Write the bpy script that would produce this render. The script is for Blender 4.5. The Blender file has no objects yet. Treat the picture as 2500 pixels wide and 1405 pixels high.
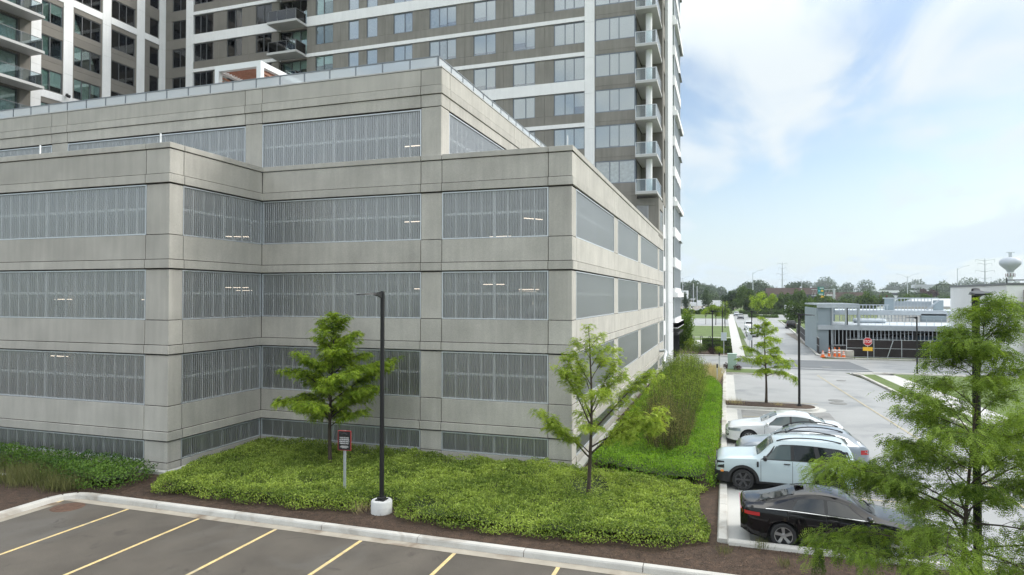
import bpy, math, random
import numpy as np
from mathutils import Vector, Matrix
R = math.radians
random.seed(7)
rng = np.random.default_rng(11)
scn = bpy.context.scene
col = scn.collection

# ---------------------------------------------------------------- camera
cam_d = bpy.data.cameras.new('camera')
cam_d.sensor_fit = 'HORIZONTAL'; cam_d.sensor_width = 36.0
cam_d.lens = 1586.5 / 2500 * 36
cam_d.clip_start = 0.3; cam_d.clip_end = 6000
cam = bpy.data.objects.new('camera', cam_d); col.objects.link(cam)
_th, _p, _ro = .3175, .0141, .0016
_f = Vector((-math.sin(_th) * math.cos(_p), math.cos(_th) * math.cos(_p), math.sin(_p)))
_r = Vector((math.cos(_th), math.sin(_th), 0)); _u = _r.cross(_f)
_r2 = _r * math.cos(_ro) + _u * math.sin(_ro); _u2 = _u * math.cos(_ro) - _r * math.sin(_ro)
cam.matrix_world = Matrix(((_r2.x, _u2.x, -_f.x, 0), (_r2.y, _u2.y, -_f.y, 0), (_r2.z, _u2.z, -_f.z, 6.6), (0, 0, 0, 1)))
scn.camera = cam

# ---------------------------------------------------------------- world, sun, exposure
SUN_AZ = R(62)      # clockwise from +Y towards +X
SUN_EL = R(33)
world = bpy.data.worlds.new('World'); scn.world = world
world.use_nodes = True
wn, wl = world.node_tree.nodes, world.node_tree.links
wn.clear()
def wnode(t, **k):
    n = wn.new(t)
    for a, b in k.items(): setattr(n, a, b)
    return n
def wmath(op, a, b=None, clamp=False):
    n = wnode('ShaderNodeMath', operation=op, use_clamp=clamp)
    for i, v in enumerate((a, b)):
        if v is None: continue
        if isinstance(v, (int, float)): n.inputs[i].default_value = v
        else: wl.new(v, n.inputs[i])
    return n.outputs[0]
sky = wnode('ShaderNodeTexSky', sky_type='NISHITA', sun_disc=False, sun_elevation=SUN_EL, sun_rotation=SUN_AZ,
            altitude=200, air_density=1.0, dust_density=1.6, ozone_density=1.2)
tc = wnode('ShaderNodeTexCoord')
sep = wnode('ShaderNodeSeparateXYZ'); wl.new(tc.outputs['Generated'], sep.inputs[0])
zc = wmath('ADD', wmath('MAXIMUM', sep.outputs[2], 0.0), 0.16)
comb = wnode('ShaderNodeCombineXYZ')
wl.new(wmath('DIVIDE', sep.outputs[0], zc), comb.inputs[0]); wl.new(wmath('DIVIDE', sep.outputs[1], zc), comb.inputs[1])
mp = wnode('ShaderNodeMapping'); mp.inputs['Rotation'].default_value = (0, 0, R(35)); mp.inputs['Scale'].default_value = (1.0, .55, 1); mp.inputs['Location'].default_value = (3.1, 1.7, 0)
wl.new(comb.outputs[0], mp.inputs[0])
n1 = wnode('ShaderNodeTexNoise'); n1.inputs['Scale'].default_value = 1.05; n1.inputs['Detail'].default_value = 9; n1.inputs['Roughness'].default_value = .52; n1.inputs['Distortion'].default_value = .6
n2 = wnode('ShaderNodeTexNoise'); n2.inputs['Scale'].default_value = 2.3; n2.inputs['Detail'].default_value = 8; n2.inputs['Distortion'].default_value = .9
wl.new(mp.outputs[0], n1.inputs[0]); wl.new(mp.outputs[0], n2.inputs[0])
dens = wmath('ADD', wmath('MULTIPLY', n1.outputs[0], .58), wmath('MULTIPLY', n2.outputs[0], .42))
mr = wnode('ShaderNodeMapRange', interpolation_type='SMOOTHSTEP'); wl.new(dens, mr.inputs[0])
mr.inputs[1].default_value = .40; mr.inputs[2].default_value = .56; mr.inputs[3].default_value = .14; mr.inputs[4].default_value = 1.0
# clouds thin out to an even pale veil towards the horizon
hz = wnode('ShaderNodeMapRange'); wl.new(sep.outputs[2], hz.inputs[0])
hz.inputs[1].default_value = 0; hz.inputs[2].default_value = .22; hz.inputs[3].default_value = .94; hz.inputs[4].default_value = 0
fac = wmath('MAXIMUM', mr.outputs[0], hz.outputs[0], True)
ccol = wnode('ShaderNodeMix', data_type='RGBA'); wl.new(hz.outputs[0], ccol.inputs[0])
ccol.inputs[6].default_value = (7.6, 8.3, 8.7, 1); ccol.inputs[7].default_value = (6.6, 7.9, 8.7, 1)
skb = wnode('ShaderNodeMix', data_type='RGBA', blend_type='MULTIPLY'); skb.inputs[0].default_value = 1
wl.new(sky.outputs[0], skb.inputs[6]); skb.inputs[7].default_value = (1.42, 1.48, 1.48, 1)
mixc = wnode('ShaderNodeMix', data_type='RGBA'); wl.new(fac, mixc.inputs[0]); wl.new(skb.outputs[2], mixc.inputs[6]); wl.new(ccol.outputs[2], mixc.inputs[7])
bg = wnode('ShaderNodeBackground'); bg.inputs[1].default_value = .054
# overcast: the cloud layer is brightest overhead
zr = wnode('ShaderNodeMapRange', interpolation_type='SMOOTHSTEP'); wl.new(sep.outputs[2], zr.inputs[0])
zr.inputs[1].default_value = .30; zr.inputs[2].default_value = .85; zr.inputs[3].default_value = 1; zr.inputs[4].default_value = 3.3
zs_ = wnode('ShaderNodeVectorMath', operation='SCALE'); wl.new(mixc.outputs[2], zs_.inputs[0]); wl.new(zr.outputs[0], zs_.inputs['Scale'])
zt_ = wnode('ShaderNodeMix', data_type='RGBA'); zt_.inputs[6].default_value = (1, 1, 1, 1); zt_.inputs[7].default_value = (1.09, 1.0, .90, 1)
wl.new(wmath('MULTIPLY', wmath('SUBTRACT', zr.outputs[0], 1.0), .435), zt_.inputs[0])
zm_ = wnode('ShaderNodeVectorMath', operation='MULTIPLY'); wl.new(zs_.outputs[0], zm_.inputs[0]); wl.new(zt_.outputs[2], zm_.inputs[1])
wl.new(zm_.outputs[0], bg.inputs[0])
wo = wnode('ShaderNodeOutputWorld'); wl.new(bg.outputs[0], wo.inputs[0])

sd = bpy.data.lights.new('sun', 'SUN'); sd.energy = .9; sd.angle = R(11); sd.color = (1, .985, .955)
sun = bpy.data.objects.new('sun', sd); col.objects.link(sun)
_sd = Vector((math.sin(SUN_AZ) * math.cos(SUN_EL), math.cos(SUN_AZ) * math.cos(SUN_EL), math.sin(SUN_EL)))
sun.rotation_euler = _sd.to_track_quat('Z', 'Y').to_euler(); sun.location = (30, 20, 60)
vs = scn.view_settings
vs.view_transform = 'Standard'; vs.look = 'None'; vs.gamma = 1; vs.use_curve_mapping = False; vs.exposure = 1.08
scn.cycles.max_bounces = 6; scn.cycles.transparent_max_bounces = 12; scn.cycles.diffuse_bounces = 3
scn.cycles.glossy_bounces = 3; scn.cycles.caustics_reflective = False; scn.cycles.caustics_refractive = False

# ---------------------------------------------------------------- materials
def mat(name, c, rough=.8, metal=0., spec=.5, var=0., vscale=3., fine=0., fscale=60., bump=0., bscale=60., rand=0., streak=0., coat=0., stain=None, sscale=.5, tint=0.):
    """principled material; var/fine/streak/stain modulate the base colour with world-space noise"""
    m = bpy.data.materials.new(name); m.use_nodes = True
    nt = m.node_tree; N, L = nt.nodes, nt.links
    b = N['Principled BSDF']
    b.inputs['Roughness'].default_value = rough; b.inputs['Metallic'].default_value = metal
    b.inputs['Specular IOR Level'].default_value = spec
    b.inputs['Coat Weight'].default_value = coat; b.inputs['Coat Roughness'].default_value = .03
    b.inputs['Base Color'].default_value = (*c, 1)
    if not (var or fine or bump or rand or streak or stain or tint): return m
    geo = N.new('ShaderNodeNewGeometry')
    def noise(sc, det=4, scale3=None, dist=0.):
        n = N.new('ShaderNodeTexNoise'); n.inputs['Scale'].default_value = sc; n.inputs['Detail'].default_value = det; n.inputs['Distortion'].default_value = dist
        if scale3:
            mpn = N.new('ShaderNodeMapping'); mpn.inputs['Scale'].default_value = scale3
            L.new(geo.outputs['Position'], mpn.inputs[0]); L.new(mpn.outputs[0], n.inputs[0])
        else: L.new(geo.outputs['Position'], n.inputs[0])
        return n.outputs[0]
    def rangem(s, lo, hi, a=.3, bb=.7):
        r = N.new('ShaderNodeMapRange'); L.new(s, r.inputs[0])
        for i, v in zip((1, 2, 3, 4), (a, bb, lo, hi)): r.inputs[i].default_value = v
        return r.outputs[0]
    def mul(a, bb):
        n = N.new('ShaderNodeMath'); n.operation = 'MULTIPLY'; L.new(a, n.inputs[0]); L.new(bb, n.inputs[1]); return n.outputs[0]
    fs = []
    if var: fs.append(rangem(noise(vscale, 5), 1 - var, 1 + var))
    if fine: fs.append(rangem(noise(fscale, 2), 1 - fine, 1 + fine))
    if streak: fs.append(rangem(noise(1.0, 5, (4, 4, .35)), 1 - streak, 1 + streak * .5, .35, .65))
    if rand:
        oi = N.new('ShaderNodeObjectInfo'); fs.append(rangem(oi.outputs['Random'], 1 - rand, 1 + rand, 0, 1))
    if tint:
        at = N.new('ShaderNodeAttribute'); at.attribute_name = 'tint'; fs.append(rangem(at.outputs['Fac'], 1 - tint, 1 + tint, 0, 1))
    cur = None
    for s in fs: cur = s if cur is None else mul(cur, s)
    src = None
    if cur is not None:
        vm = N.new('ShaderNodeVectorMath'); vm.operation = 'SCALE'; vm.inputs[0].default_value = c; L.new(cur, vm.inputs['Scale']); src = vm.outputs[0]
    if stain:
        mx = N.new('ShaderNodeMix'); mx.data_type = 'RGBA'
        L.new(rangem(noise(sscale, 7, None, .8), 0, 1, .52, .68), mx.inputs[0])
        if src: L.new(src, mx.inputs[6])
        else: mx.inputs[6].default_value = (*c, 1)
        mx.inputs[7].default_value = (*stain, 1); src = mx.outputs[2]
    if src: L.new(src, b.inputs['Base Color'])
    if name == 'asphalt':
        mx2 = N.new('ShaderNodeMix'); mx2.data_type = 'RGBA'; L.new(rangem(noise(1.1, 6, None, 1.5), 0, .6, .62, .74), mx2.inputs[0])
        L.new(src, mx2.inputs[6]); mx2.inputs[7].default_value = (.036, .030, .026, 1); L.new(mx2.outputs[2], b.inputs['Base Color'])
    if bump:
        bp = N.new('ShaderNodeBump'); bp.inputs['Strength'].default_value = bump; bp.inputs['Distance'].default_value = .02
        L.new(noise(bscale, 4), bp.inputs['Height']); L.new(bp.outputs[0], b.inputs['Normal'])
    return m

def leafmat(name, c1, c2, gloss=.35, trans=.35, var=.35, vscale=1.2):
    m = bpy.data.materials.new(name); m.use_nodes = True
    N, L = m.node_tree.nodes, m.node_tree.links; N.clear()
    at = N.new('ShaderNodeAttribute'); at.attribute_name = 'tint'
    geo = N.new('ShaderNodeNewGeometry'); nz = N.new('ShaderNodeTexNoise'); nz.inputs['Scale'].default_value = vscale; nz.inputs['Detail'].default_value = 3
    L.new(geo.outputs['Position'], nz.inputs[0])
    r = N.new('ShaderNodeMapRange'); L.new(nz.outputs[0], r.inputs[0]); r.inputs[1].default_value = .35; r.inputs[2].default_value = .65; r.inputs[3].default_value = -var; r.inputs[4].default_value = var
    ad = N.new('ShaderNodeMath'); ad.operation = 'ADD'; ad.use_clamp = True; L.new(at.outputs['Fac'], ad.inputs[0]); L.new(r.outputs[0], ad.inputs[1])
    mx = N.new('ShaderNodeMix'); mx.data_type = 'RGBA'; L.new(ad.outputs[0], mx.inputs[0]); mx.inputs[6].default_value = (*c1, 1); mx.inputs[7].default_value = (*c2, 1)
    b = N.new('ShaderNodeBsdfPrincipled'); L.new(mx.outputs[2], b.inputs['Base Color']); b.inputs['Roughness'].default_value = 1 - gloss; b.inputs['Specular IOR Level'].default_value = .35
    t = N.new('ShaderNodeBsdfTranslucent'); hs = N.new('ShaderNodeHueSaturation'); hs.inputs['Value'].default_value = 1.5; hs.inputs['Saturation'].default_value = 1.1
    L.new(mx.outputs[2], hs.inputs['Color']); L.new(hs.outputs[0], t.inputs[0])
    ms = N.new('ShaderNodeMixShader'); ms.inputs[0].default_value = trans; L.new(b.outputs[0], ms.inputs[1]); L.new(t.outputs[0], ms.inputs[2])
    o = N.new('ShaderNodeOutputMaterial'); L.new(ms.outputs[0], o.inputs[0])
    return m

def glassmat(name, tintc=(.8, .9, .9), refl=1.0, extra=.06, grough=.0):
    m = bpy.data.materials.new(name); m.use_nodes = True
    N, L = m.node_tree.nodes, m.node_tree.links; N.clear()
    t = N.new('ShaderNodeBsdfTransparent'); t.inputs[0].default_value = (*tintc, 1)
    g = N.new('ShaderNodeBsdfGlossy'); g.inputs[0].default_value = (refl, refl, refl, 1); g.inputs['Roughness'].default_value = grough
    fr = N.new('ShaderNodeFresnel'); fr.inputs[0].default_value = 1.5
    ad = N.new('ShaderNodeMath'); ad.operation = 'ADD'; ad.use_clamp = True; ad.inputs[1].default_value = extra; L.new(fr.outputs[0], ad.inputs[0])
    ms = N.new('ShaderNodeMixShader'); L.new(ad.outputs[0], ms.inputs[0]); L.new(t.outputs[0], ms.inputs[1]); L.new(g.outputs[0], ms.inputs[2])
    o = N.new('ShaderNodeOutputMaterial'); L.new(ms.outputs[0], o.inputs[0])
    return m

def perfmat(name, c, open_=.3, metal=.75, rough=.45):
    """finely perforated sheet metal: the holes are far below a pixel, so they are an even partial opening"""
    m = bpy.data.materials.new(name); m.use_nodes = True
    N, L = m.node_tree.nodes, m.node_tree.links
    b = N['Principled BSDF']; b.inputs['Base Color'].default_value = (*c, 1); b.inputs['Metallic'].default_value = metal; b.inputs['Roughness'].default_value = rough
    t = N.new('ShaderNodeBsdfTransparent'); ms = N.new('ShaderNodeMixShader'); ms.inputs[0].default_value = open_
    L.new(b.outputs[0], ms.inputs[1]); L.new(t.outputs[0], ms.inputs[2]); L.new(ms.outputs[0], N['Material Output'].inputs[0])
    return m

def emit(name, c, s):
    m = bpy.data.materials.new(name); m.use_nodes = True
    b = m.node_tree.nodes['Principled BSDF']; b.inputs['Base Color'].default_value = (*c, 1)
    b.inputs['Emission Color'].default_value = (*c, 1); b.inputs['Emission Strength'].default_value = s
    return m

M = {}
M['precast'] = mat('precast_concrete', (.462, .442, .402), .9, var=.10, vscale=.8, fine=.12, fscale=45, rand=.065, streak=.07, bump=.15, bscale=70)
M['joint'] = mat('joint_sealant', (.045, .038, .03), .9)
M['liner'] = mat('liner_concrete', (.33, .31, .28), .9, var=.1)
M['deck'] = mat('deck_concrete', (.22, .21, .2), .9, var=.12)
M['screen'] = perfmat('perforated_aluminium', (.60, .605, .61), .42, .9, .40)
M['alu'] = mat('aluminium', (.62, .65, .68), .4, .5)
M['rail_grey'] = mat('grey_rail', (.22, .24, .26), .4, .3)
M['alu_d'] = mat('dark_aluminium', (.16, .165, .17), .4, .3)
M['galv'] = mat('galvanised_steel', (.55, .58, .60), .45, .5, var=.1, vscale=8)
M['post'] = mat('pale_painted_steel', (.74, .78, .80), .5)
M['coping'] = mat('coping_metal', (.45, .44, .42), .5, .2)
M['tube'] = emit('tube_light_glow', (1, .84, .66), 1.3)
M['stucco'] = mat('tan_wall_panel', (.245, .232, .207), .92, var=.08, vscale=.7, fine=.07, fscale=30, rand=.05, streak=.10)
M['stucco2'] = mat('brown_wall_panel', (.20, .185, .163), .92, var=.08, vscale=.7, fine=.07, fscale=30, rand=.05)
M['pil'] = mat('light_grey_panel', (.62, .63, .64), .8, var=.03)
M['white'] = mat('white_wall_panel', (.85, .85, .85), .8, var=.03, vscale=1, streak=.03)
M['winframe'] = mat('window_frame', (.12, .125, .13), .45, .3)
M['winframe_l'] = mat('bluegrey_window_frame', (.20, .23, .27), .45, .3)
M['glass'] = glassmat('window_glass', (.97, 1, 1), .98, .20)
M['glass_d'] = glassmat('dim_reflection_glass', (.86, .96, .94), .95, .05)  # same panes as window_glass; dark reflection of the wing put into the material
M['glass_rail'] = glassmat('railing_glass', (.84, .91, .93), .95, .05)
M['glass_roof'] = glassmat('parapet_glass', (.80, .86, .88), .95, .22)
_N, _L = M['glass_roof'].node_tree.nodes, M['glass_roof'].node_tree.links
_d = _N.new('ShaderNodeBsdfDiffuse'); _d.inputs[0].default_value = (.95, .98, 1, 1); _m = _N.new('ShaderNodeMixShader'); _m.inputs[0].default_value = .36
_L.new(_N['Mix Shader'].outputs[0], _m.inputs[1]); _L.new(_d.outputs[0], _m.inputs[2]); _L.new(_m.outputs[0], _N['Material Output'].inputs[0])
M['glass_roof'].node_tree.nodes['Transparent BSDF'].inputs[0].default_value = (.92, .96, .98, 1)
M['frost'] = mat('frosted_glass', (.55, .62, .66), .3)
M['blind'] = mat('roller_blind', (.90, .91, .90), .8, rand=.05)
M['curtain'] = mat('sheer_curtain', (.42, .50, .47), .9, rand=.25, var=.25, vscale=4)
M['room'] = mat('dim_room', (.035, .033, .03), .9, var=.5, vscale=.8)  # near-black colour stands in for the darkness deep inside both buildings
M['soffit'] = mat('balcony_soffit', (.36, .33, .29), .9, var=.04)
M['wood'] = mat('pergola_wood', (.30, .14, .085), .6, var=.15, vscale=6)
M['whitepaint'] = mat('white_paint', (.78, .80, .81), .5)
M['asphalt'] = mat('asphalt', (.094, .081, .066), .85, var=.22, vscale=.7, fine=.28, fscale=60, bump=.5, bscale=90, stain=(.115, .105, .092), sscale=.33)
M['patch'] = mat('new_asphalt', (.115, .125, .135), .7, var=.1, vscale=.6, fine=.12, fscale=50)
M['road'] = mat('road_concrete', (.29, .29, .285), .5, spec=.6, var=.10, vscale=.35, fine=.05, fscale=30, streak=0, stain=(.185, .192, .195), sscale=.32)
M['stall'] = mat('stall_pavement', (.20, .197, .19), .6, spec=.6, var=.12, vscale=.5, fine=.08, fscale=40, stain=(.12, .118, .115), sscale=.5)
M['kerb'] = mat('kerb_concrete', (.50, .485, .45), .85, var=.08, vscale=1.5, fine=.06, fscale=40, rand=.05, stain=(.33, .30, .26), sscale=.9)
M['gutter'] = mat('gutter_concrete', (.34, .305, .25), .85, var=.12, vscale=2, stain=(.17, .125, .085), sscale=.7, rand=.05)
M['walk'] = mat('sidewalk_concrete', (.47, .465, .44), .85, var=.05, vscale=1, rand=.04)
M['yellow'] = mat('yellow_paint', (.64, .48, .22), .7, var=.14, vscale=3, fine=.25, fscale=25, stain=(.42, .36, .24), sscale=1.5)
M['pale_line'] = mat('worn_yellow_paint', (.42, .37, .25), .7, var=.2, vscale=2)
M['white_mark'] = mat('white_marking', (.46, .46, .45), .7, var=.1, vscale=3)
M['mulch'] = mat('mulch', (.058, .035, .022), .95, var=.35, vscale=5, fine=.5, fscale=35, bump=1, bscale=35)
M['grass'] = mat('lawn_grass', (.095, .14, .033), .95, var=.22, vscale=.35, fine=.2, fscale=14, bump=.5, bscale=20)
M['field'] = mat('field_grass', (.11, .14, .05), .95, var=.2, vscale=.05)
M['gravel'] = mat('gravel', (.23, .21, .18), .95, var=.15, vscale=.2)
M['bark'] = mat('bark', (.065, .048, .036), .9, var=.25, vscale=12, bump=.6, bscale=30)
M['blackmetal'] = mat('black_metal', (.014, .014, .015), .45, spec=.4)
M['footing'] = mat('footing_concrete', (.60, .60, .585), .85, var=.06, vscale=3, stain=(.48, .47, .45), sscale=1.5)
M['black'] = mat('black_plastic', (.018, .018, .019), .55)
M['rubber'] = mat('tyre_rubber', (.025, .025, .026), .8)
M['chrome'] = mat('chrome', (.75, .76, .78), .12, 1)
M['rim_l'] = mat('silver_rim', (.55, .56, .57), .3, .8)
M['rim_d'] = mat('dark_rim', (.09, .09, .095), .35, .7)
M['lamp'] = mat('headlight_lens', (.30, .34, .36), .1, .3, coat=1)
M['tail'] = mat('tail_light', (.42, .012, .015), .15, coat=1)
M['amber'] = mat('amber_light', (.8, .28, .03), .2, coat=1)
M['carglass'] = mat('car_glass', (.012, .016, .018), .03, spec=.55)
M['carglass_l'] = mat('pale_car_glass', (.06, .085, .085), .03, spec=.6)
def paint(name, c, metal=.0, rough=.3): return mat(name, c, rough, metal, coat=1.0)
M['p_white'] = paint('white_car_paint', (.74, .75, .76))
M['p_ice'] = paint('pale_blue_car_paint', (.50, .59, .62))
M['p_black'] = mat('black_car_paint', (.006, .005, .0065), .07, spec=.55)
M['p_grey'] = paint('silver_blue_car_paint', (.27, .30, .34), .4)
M['p_dgrey'] = paint('dark_grey_car_paint', (.12, .125, .14), .3)
M['red'] = mat('sign_red', (.55, .02, .025), .5)
M['signwhite'] = mat('sign_white', (.8, .8, .8), .5)
M['signblack'] = mat('sign_black', (.012, .011, .012), .5)
M['signred'] = mat('sign_border_red', (.42, .05, .045), .5)
M['signyellow'] = mat('sign_yellow', (.85, .50, .03), .5)
M['signgreen'] = mat('sign_green', (.01, .20, .16), .5)
M['signblue'] = mat('sign_blue', (.12, .45, .60), .5)
M['orange'] = mat('cone_orange', (.85, .16, .02), .5)
M['steel'] = mat('galvanised_stud', (.47, .51, .55), .45, .45, var=.08, vscale=2)
M['sheath'] = mat('metal_sheathing', (.30, .36, .40), .5, .3, var=.06, vscale=.8)
M['fabric'] = mat('fence_screen_fabric', (.028, .022, .022), .9, var=.15, vscale=2)
M['brick'] = mat('brown_brick', (.15, .095, .08), .9, var=.08, vscale=.2)
M['teal'] = mat('utility_box_paint', (.42, .55, .48), .5)
M['darkband'] = mat('dark_glazing', (.03, .035, .042), .2, spec=.8)
M['roofgrey'] = mat('roof_grey', (.45, .47, .48), .7)
M['snow'] = mat('pale_tarp', (.46, .51, .55), .6)
M['blueT'] = mat('blue_tarp', (.10, .2, .3), .6)
# foliage
M['lf_cover'] = leafmat('cover_leaf', (0.09, 0.15, 0.018), (0.36, 0.45, 0.085), .35, .3, .35, .9)
M['lf_dark'] = leafmat('dark_cover_leaf', (0.036, 0.091, 0.014), (0.140, 0.243, 0.036), .4, .28, .35, .9)
M['lf_bright'] = leafmat('bright_cover_leaf', (0.085, 0.19, 0.016), (0.26, 0.42, 0.045), .3, .35, .35, 1.)
M['lf_grass'] = leafmat('tall_grass_leaf', (0.078, 0.098, 0.027), (0.203, 0.203, 0.078), .2, .3, .3, .8)
M['lf_shrub'] = leafmat('willow_shrub_leaf', (0.075, 0.13, 0.014), (0.25, 0.33, 0.05), .2, .3, .45, .5)
M['lf_loc'] = leafmat('locust_leaf', (0.11, 0.19, 0.012), (0.37, 0.47, 0.055), .25, .42, .3, 1.3)
M['lf_loc2'] = leafmat('pale_locust_leaf', (0.15, 0.23, 0.02), (0.42, 0.5, 0.08), .25, .42, .3, 1.3)
M['lf_loc3'] = leafmat('deep_locust_leaf', (0.07, 0.125, 0.014), (0.26, 0.36, 0.055), .25, .42, .35, .9)
M['lf_wood'] = leafmat('wood_leaf', (0.045, 0.078, 0.036), (0.10, 0.145, 0.06), .15, .2, .4, .03)
M['lf_shrub2'] = leafmat('brown_willow_leaf', (0.09, 0.095, 0.028), (0.24, 0.23, 0.075), .2, .3, .45, .5)
M['lf_hedge'] = leafmat('hedge_leaf', (0.035, 0.074, 0.014), (0.101, 0.156, 0.027), .2, .25, .3, .8)
M['lf_young'] = leafmat('young_leaf', (0.106, 0.166, 0.020), (0.218, 0.292, 0.040), .2, .4, .3, .8)
M['lf_red'] = leafmat('purple_leaf', (.04, .018, .02), (.08, .035, .03), .2, .2, .3, .3)
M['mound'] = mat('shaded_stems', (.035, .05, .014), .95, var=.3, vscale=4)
M['twig'] = mat('twig_bark', (.065, .058, .030), .9)

# ---------------------------------------------------------------- mesh helpers
class MB:
    """collects faces; build() links them as ONE mesh object"""
    def __init__(s): s.v = []; s.f = []; s.m = []
    def quad(s, a, b, c, d, mi=0):
        n = len(s.v); s.v += [tuple(a), tuple(b), tuple(c), tuple(d)]; s.f.append((n, n + 1, n + 2, n + 3)); s.m.append(mi)
    def poly(s, pts, mi=0):
        n = len(s.v); s.v += [tuple(p) for p in pts]; s.f.append(tuple(range(n, n + len(pts)))); s.m.append(mi)
    def box(s, x0, x1, y0, y1, z0, z1, mi=0):
        n = len(s.v)
        s.v += [(x0, y0, z0), (x1, y0, z0), (x1, y1, z0), (x0, y1, z0), (x0, y0, z1), (x1, y0, z1), (x1, y1, z1), (x0, y1, z1)]
        for f in ((0, 3, 2, 1), (4, 5, 6, 7), (0, 1, 5, 4), (1, 2, 6, 5), (2, 3, 7, 6), (3, 0, 4, 7)):
            s.f.append(tuple(n + i for i in f)); s.m.append(mi)
    def bbox(s, x0, x1, y0, y1, z0, z1, b=.012, mi=0):
        """box with chamfered edges"""
        X, Y, Z = (x0, x1), (y0, y1), (z0, z1); n = len(s.v); idx = {}
        for i in (0, 1):
            for j in (0, 1):
                for k in (0, 1):
                    for ax in range(3):
                        p = [X[i] + (b if i == 0 else -b), Y[j] + (b if j == 0 else -b), Z[k] + (b if k == 0 else -b)]
                        p[ax] = (X[i], Y[j], Z[k])[ax]
                        idx[i, j, k, ax] = len(s.v); s.v.append(tuple(p))
        def F(*a): s.f.append(tuple(a)); s.m.append(mi)
        for q in (0, 1):
            F(*[idx[q, j, k, 0] for j, k in ((0, 0), (1, 0), (1, 1), (0, 1))][::(1 if q else -1)])
            F(*[idx[i, q, k, 1] for i, k in ((0, 0), (0, 1), (1, 1), (1, 0))][::(1 if q else -1)])
            F(*[idx[i, j, q, 2] for i, j in ((0, 0), (1, 0), (1, 1), (0, 1))][::(1 if q else -1)])
        for a in (0, 1):
            for c in (0, 1):
                F(idx[0, a, c, 1], idx[0, a, c, 2], idx[1, a, c, 2], idx[1, a, c, 1])
                F(idx[a, 0, c, 0], idx[a, 0, c, 2], idx[a, 1, c, 2], idx[a, 1, c, 0])
                F(idx[a, c, 0, 0], idx[a, c, 0, 1], idx[a, c, 1, 1], idx[a, c, 1, 0])
        for i in (0, 1):
            for j in (0, 1):
                for k in (0, 1): F(idx[i, j, k, 0], idx[i, j, k, 1], idx[i, j, k, 2])
    def obox(s, p, ux, uy, hx, hy, hz, mi=0):
        """box centred at p, with horizontal axis ux, second axis uy (vectors), half sizes"""
        ux = Vector(ux).normalized(); uy = Vector(uy).normalized(); uz = ux.cross(uy); p = Vector(p); n = len(s.v)
        for k in (-1, 1):
            for j, i in ((-1, -1), (-1, 1), (1, 1), (1, -1)): s.v.append(tuple(p + ux * hx * i + uy * hy * j + uz * hz * k))
        for f in ((0, 3, 2, 1), (4, 5, 6, 7), (0, 1, 5, 4), (1, 2, 6, 5), (2, 3, 7, 6), (3, 0, 4, 7)):
            s.f.append(tuple(n + i for i in f)); s.m.append(mi)
    def tube(s, pts, rad, seg=8, mi=0, cap=True):
        pts = [Vector(p) for p in pts]
        if not hasattr(rad, '__len__'): rad = [rad] * len(pts)
        n = len(s.v); prev = None
        for i, p in enumerate(pts):
            d = (pts[min(i + 1, len(pts) - 1)] - pts[max(i - 1, 0)])
            d = d.normalized() if d.length > 1e-9 else Vector((0, 0, 1))
            a = prev if prev is not None else (Vector((1, 0, 0)) if abs(d.x) < .9 else Vector((0, 1, 0)))
            a = (a - d * a.dot(d)).normalized(); prev = a; b = d.cross(a)
            for k in range(seg):
                t = 2 * math.pi * k / seg; s.v.append(tuple(p + (a * math.cos(t) + b * math.sin(t)) * rad[i]))
        for i in range(len(pts) - 1):
            for k in range(seg):
                k2 = (k + 1) % seg; s.f.append((n + i * seg + k, n + i * seg + k2, n + (i + 1) * seg + k2, n + (i + 1) * seg + k)); s.m.append(mi)
        if cap:
            s.f.append(tuple(n + k for k in range(seg))[::-1]); s.m.append(mi)
            s.f.append(tuple(n + (len(pts) - 1) * seg + k for k in range(seg))); s.m.append(mi)
    def lathe(s, prof, seg=24, c=(0, 0, 0), axis='z', mi=0):
        n = len(s.v)
        for r, h in prof:
            for k in range(seg):
                t = 2 * math.pi * k / seg; a, b = r * math.cos(t), r * math.sin(t)
                s.v.append((c[0] + a, c[1] + b, c[2] + h) if axis == 'z' else ((c[0] + a, c[1] + h, c[2] + b) if axis == 'y' else (c[0] + h, c[1] + a, c[2] + b)))
        for i in range(len(prof) - 1):
            for k in range(seg):
                k2 = (k + 1) % seg; s.f.append((n + i * seg + k, n + i * seg + k2, n + (i + 1) * seg + k2, n + (i + 1) * seg + k)); s.m.append(mi)
    def prism(s, pts, z0, z1, mi=0):
        n = len(pts); b = len(s.v)
        s.v += [(p[0], p[1], z0) for p in pts] + [(p[0], p[1], z1) for p in pts]
        s.f.append(tuple(b + n + i for i in range(n))); s.m.append(mi)
        s.f.append(tuple(b + i for i in range(n))[::-1]); s.m.append(mi)
        for i in range(n):
            j = (i + 1) % n; s.f.append((b + i, b + j, b + n + j, b + n + i)); s.m.append(mi)
    def mesh(s, name, mats, smooth=False):
        me = bpy.data.meshes.new(name)
        me.from_pydata(s.v, [], s.f)
        for m in (mats if isinstance(mats, (list, tuple)) else [mats]): me.materials.append(m)
        if any(s.m): me.polygons.foreach_set('material_index', s.m)
        if smooth:
            me.polygons.foreach_set('use_smooth', [True] * len(me.polygons))
            try: me.set_sharp_from_angle(angle=R(38))
            except Exception: pass
        me.update(); return me
    def build(s, name, mats, parent=None, loc=(0, 0, 0), rot=0, smooth=False, world=False):
        me = s.mesh(name, mats, smooth)
        return link(name, me, parent, loc, rot, world)
def link(name, me, parent=None, loc=(0, 0, 0), rot=0, world=False):
    o = bpy.data.objects.new(name, me); col.objects.link(o); o.parent = parent
    if world and parent is not None:
        q = parent
        off = Vector((0, 0, 0))
        while q is not None: off += Vector(q.location); q = q.parent
        loc = Vector(loc) - off
    o.location = loc
    if rot: o.rotation_euler = (0, 0, rot)
    return o
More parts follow.
